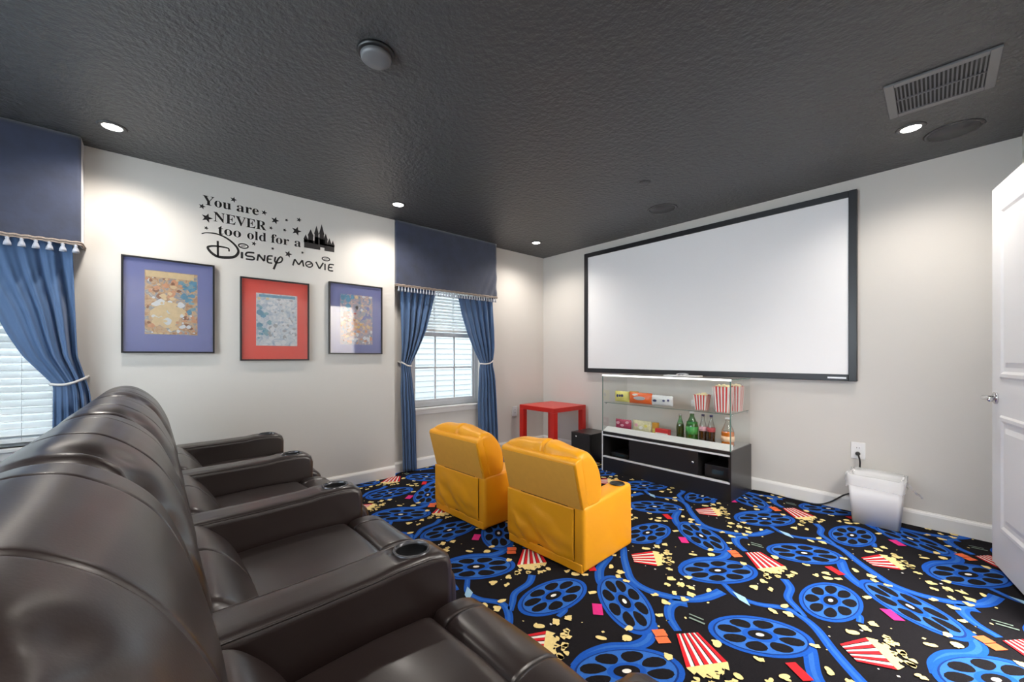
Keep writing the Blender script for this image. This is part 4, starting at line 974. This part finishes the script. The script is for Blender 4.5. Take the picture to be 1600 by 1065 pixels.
def small_box(loc, w_, d, h_, m1, m2, label, group):
    t = thing('candy_box', label, 'candy box', loc, 0, group)
    box_obj('carton', (-w_/2, w_/2, -d/2, d/2, 0, h_), m1, t, 0.0015); box_obj('printed_band', (-w_/2+0.006, w_/2-0.006, -d/2-0.0008, -d/2, h_*0.12, h_*0.5), m2, t)
small_box((-1.955, 3.55, ZD), 0.05, 0.04, 0.11, Mgd, Myel, 'narrow golden candy box standing on the lower deck beside the pastel bag', GD)
small_box((-1.855, 3.50, ZD), 0.130, 0.05, 0.070, mat('carton_red', (0.62, 0.03, 0.04), 0.4), Mw, 'low red candy box with a white band on the lower deck', GD)
small_box((-1.64, 3.70, ZU), 0.07, 0.05, 0.055, Mwh, Mw, 'small white carton on the upper shelf left of the popcorn boxes', GU)
def bottle(loc, r, h_, liq, lvl, glassm, label, lab=None, capm=None):
    t = thing('soda_bottle', label, 'bottle', loc, 0, 'soda bottles on the lower deck')
    pr = [(r*0.90, 0), (r, 0.008), (r*0.94, h_*0.15), (r, h_*0.45), (r*0.92, h_*0.56), (r*0.60, h_*0.72), (r*0.36, h_*0.84), (r*0.34, h_*0.94)]
    bm = new(); add_lathe(bm, pr, n=24); put('bottle_body', bm, glassm, t, True)
    k = [p for p in pr if p[1] < h_*lvl]; top = h_*lvl
    bm = new(); add_lathe(bm, [(a*0.94, b+0.0015) for a, b in k]+[(k[-1][0]*0.93, top)], n=24); put('drink', bm, liq, t, True)
    bm = new(); add_lathe(bm, [(r*0.40, h_*0.94), (r*0.40, h_*0.995), (r*0.34, h_)], n=16); put('cap', bm, capm or M_chrome, t, True)
    if lab: bm = new(); add_lathe(bm, [(r*1.012, h_*lab[1]), (r*1.015, h_*lab[2])], n=24); put('paper_label', bm, lab[0], t, True)
Lg = mat('green_soda', (0.03, 0.22, 0.05), 0.1); Lgd = mat('dark_green_soda', (0.05, 0.12, 0.07), 0.1); Lc = mat('cola', (0.035, 0.012, 0.008), 0.1); Lo = mat('orange_soda', (0.85, 0.20, 0.01), 0.15)
Gg = glass_mat('green_glass', (0.45, 0.75, 0.5), 0.08); Gc = glass_mat('bottle_glass', (0.92, 0.96, 0.94), 0.08)
bottle((-1.705, 3.53, ZD), 0.034, 0.220, Lgd, 0.60, Gg, 'slim dark green glass bottle, leftmost of the soda bottles')
bottle((-1.590, 3.51, ZD), 0.052, 0.255, Lg, 0.66, Gg, 'wide bright green soda bottle, second from the left', (mat('label_green', (0.05, 0.35, 0.08), 0.4), 0.25, 0.5), M_white)
bottle((-1.500, 3.52, ZD), 0.033, 0.240, Lc, 0.55, Gc, 'cola bottle with a red and pink label, left one of the cola pair', (Mpk, 0.42, 0.56), Mnv)
bottle((-1.432, 3.52, ZD), 0.033, 0.240, Lc, 0.55, Gc, 'cola bottle with a red and pink label, right one of the cola pair', (mat('label_red', (0.55, 0.08, 0.10), 0.4), 0.42, 0.56), Mnv)
bottle((-1.300, 3.52, ZD), 0.050, 0.235, Lo, 0.50, Gc, 'orange soda bottle standing by the right glass edge', (mat('label_pale', (0.90, 0.62, 0.40), 0.4), 0.18, 0.36), M_white)

# ------------------------------------------------------------------ power cord, outlets, waste bin
def outlet(loc, rz, label, plug=False):
    t = thing('wall_outlet', label, 'outlet', loc, rz, 'white wall outlets')
    box_obj('cover_plate', (-0.040, 0.040, -0.006, 0, -0.060, 0.060), M_white, t, 0.002)
    for zc in (-0.020, 0.020):
        bm = new(); add_box(bm, -0.017, 0.017, -0.0075, -0.006, zc-0.014, zc+0.014, 0.0006); sk = put('socket', bm, M_white, t)
        bm = new(); add_box(bm, -0.008, -0.005, -0.0079, -0.0074, zc-0.004, zc+0.006); add_box(bm, 0.005, 0.008, -0.0079, -0.0074, zc-0.004, zc+0.006); put('slot', bm, M_dark, sk)
    return t
outlet((-0.523, YS, 0.452), 0, 'white outlet on the screen wall with a black plug, above the waste bin')
outlet((XL, 3.325, 0.466), R(90), 'white outlet on the left wall beside the red table')
cord = thing('power_cord', 'black power cord plugged in above the waste bin and trailing to the cabinet', 'cord', (-0.523, YS-0.008, 0.432))
bm = new(); add_lathe(bm, [(0.013, 0), (0.015, 0.010), (0.010, 0.026), (0.006, 0.032)], n=14, M=Matrix.Rotation(R(90), 4, 'X')); put('plug', bm, M_black, cord, True)
ox, oy, oz = -0.523, YS-0.008, 0.432
pts = [(-0.523, 3.797, 0.430), (-0.515, 3.785, 0.428), (-0.506, 3.785, 0.38), (-0.510, 3.79, 0.30), (-0.515, 3.806, 0.20), (-0.54, 3.806, 0.15), (-0.60, 3.80, 0.115), (-0.68, 3.79, 0.045), (-0.76, 3.78, 0.010), (-0.90, 3.77, 0.008), (-1.02, 3.79, 0.008), (-1.12, 3.80, 0.008), (-1.196, 3.785, 0.009)]
bm = new(); add_tube(bm, smooth_curve([(a-ox, b-oy, c-oz) for a, b, c in pts], 6), 0.0055, 8); put('cable', bm, M_black, cord, True)

t = thing('waste_bin', 'small white plastic waste bin with a clear liner against the wall', 'bin', (-0.407, 3.672, 0))
M_bin = mat('bin_plastic', (0.74, 0.73, 0.74), 0.35)
def tapered(bm, w0, d0, w1, d1, h0, h1, r=0.02, n=5, inner=None):
    def rr(w_, d): 
        out = []
        for (cx, cy, a0) in ((w_-r, d-r, 0), (-w_+r, d-r, 90), (-w_+r, -d+r, 180), (w_-r, -d+r, 270)):
            for k in range(n+1): a = R(a0+90*k/n); out.append((cx+r*math.cos(a), cy+r*math.sin(a)))
        return out
    return [[bm.verts.new((x, y, z)) for x, y in rr(w_, d)] for (w_, d, z) in ((w0, d0, h0), (w1, d1, h1))]
def loft(bm, rings, cap0=False, cap1=False):
    for a, b in zip(rings, rings[1:]):
        for i in range(len(a)): f = bm.faces.new((a[i], a[(i+1) % len(a)], b[(i+1) % len(b)], b[i])); f.smooth = True
    if cap0: bm.faces.new(rings[0][::-1])
    if cap1: bm.faces.new(rings[-1])
bm = new(); A, B = tapered(bm, 0.118, 0.075, 0.142, 0.098, 0.0, 0.325); loft(bm, [A, B], True)
A2, B2 = tapered(bm, 0.118-0.004, 0.075-0.004, 0.142-0.003, 0.098-0.003, 0.004, 0.325)
loft(bm, [B, B2, A2]); bm.faces.new(A2); put('bin_body', bm, M_bin, t)
bm = new(); rr_ = []
for (w_, d, z) in ((0.1475, 0.1035, 0.250), (0.149, 0.105, 0.300), (0.150, 0.106, 0.332), (0.143, 0.099, 0.338), (0.132, 0.090, 0.30), (0.120, 0.08, 0.22)):
    q = tapered(bm, w_, d, w_, d, z, z); bmesh.ops.delete(bm, geom=q[1], context='VERTS')
    for i, v in enumerate(q[0]):
        v.co += Vector((0.004*math.sin(i*2.1+z*50), 0.004*math.cos(i*1.7+z*40), 0.008*math.sin(i*1.3+z*20)))
    rr_.append(q[0])
loft(bm, rr_); put('plastic_liner', bm, film_mat('liner_film', 0.35), t)
bm = new(); nn = 10; rows = []
for j in range(nn+1):
    v = j/nn; rows.append([bm.verts.new((0.147+0.075*v+0.006*math.sin(k*2+v*7), -0.03+0.05*(k/6-0.5)*(1-0.5*v)+0.01*math.sin(v*9), 0.33-0.085*v-0.035*(k/6)*(1-v*0.5))) for k in range(7)])
for a, b in zip(rows, rows[1:]):
    for i in range(6): f = bm.faces.new((a[i], a[i+1], b[i+1], b[i])); f.smooth = True
put('liner_tail', bm, film_mat('liner_tail_film', 0.40), t)

# ------------------------------------------------------------------ open door
dp = Vector((0.094, 3.430, 0)); hinge = Vector((0.2515, 2.700, 0)); dv = (hinge-dp); DW = dv.length; ang = math.atan2(dv.y, dv.x)
door = bpy.data.objects.new('door_1', None); C.objects.link(door); door.location = dp; door.rotation_euler = (0, 0, ang); door['kind'] = 'structure'
# local x: from latch edge to hinge, local y>0: room side is the right of travel
side = Vector((math.cos(ang+math.pi/2), math.sin(ang+math.pi/2)))
S = 1 if side.x < 0 else -1      # +y local faces away from the camera side?
T_ = 0.035; ZB, ZTOP = 0.02, 2.045
bm = new(); add_box(bm, 0, DW, -T_ if S > 0 else 0.0, 0.0 if S > 0 else T_, ZB, ZTOP, 0.0015)
bd = put('door_leaf', bm, M_door, door)
def panel(z0, z1):
    x0, x1 = 0.125, DW-0.125
    y = 0.0
    for (ins, dep, w_) in ((0.0, 0.0, 0.0),):
        pass
    # raised moulding ring and raised centre field on the visible face
    def yy(d): return S*d
    bm = new()
    rings = []
    for (i, d) in ((0.0, 0.0005), (0.010, 0.008), (0.026, 0.008), (0.040, 0.0010), (0.060, 0.0010), (0.085, 0.007)):
        rings.append([bm.verts.new(p) for p in ((x0+i, yy(d), z0+i), (x1-i, yy(d), z0+i), (x1-i, yy(d), z1-i), (x0+i, yy(d), z1-i))])
    for a, b in zip(rings, rings[1:]):
        for k in range(4): bm.faces.new((a[k], a[(k+1) % 4], b[(k+1) % 4], b[k]))
    bm.faces.new(rings[-1]); bm.faces.new(rings[0][::-1])
    put('door_panel', bm, M_door, bd)
panel(0.22, 0.83); panel(1.02, 1.92)
hz = 0.915
bm = new(); add_lathe(bm, [(0.032, 0.0), (0.032, 0.008), (0.026, 0.012), (0.013, 0.015), (0.012, 0.050)], n=24, M=Matrix.Translation((0.062, 0, hz)) @ Matrix.Rotation(R(-90*S), 4, 'X'))
add_tube(bm, smooth_curve([(0.058, S*0.045, hz), (0.075, S*0.050, hz), (0.11, S*0.050, hz+0.002), (0.165, S*0.046, hz-0.004)], 5), [0.0115]*16, 10)
put('lever_handle', bm, M_chrome, door, True)
bm = new(); add_box(bm, -0.0015, 0.0005, -S*0.028 if S > 0 else 0.007, -S*0.007 if S > 0 else 0.028, hz-0.03, hz+0.03); put('latch_plate', bm, M_chrome, door)
for z in (0.25, 1.05, 1.82):
    bm = new(); add_lathe(bm, [(0.006, z-0.045), (0.006, z+0.045)], c=(DW+0.004, S*0.002, 0), n=10); put('hinge', bm, M_chrome, door, True)
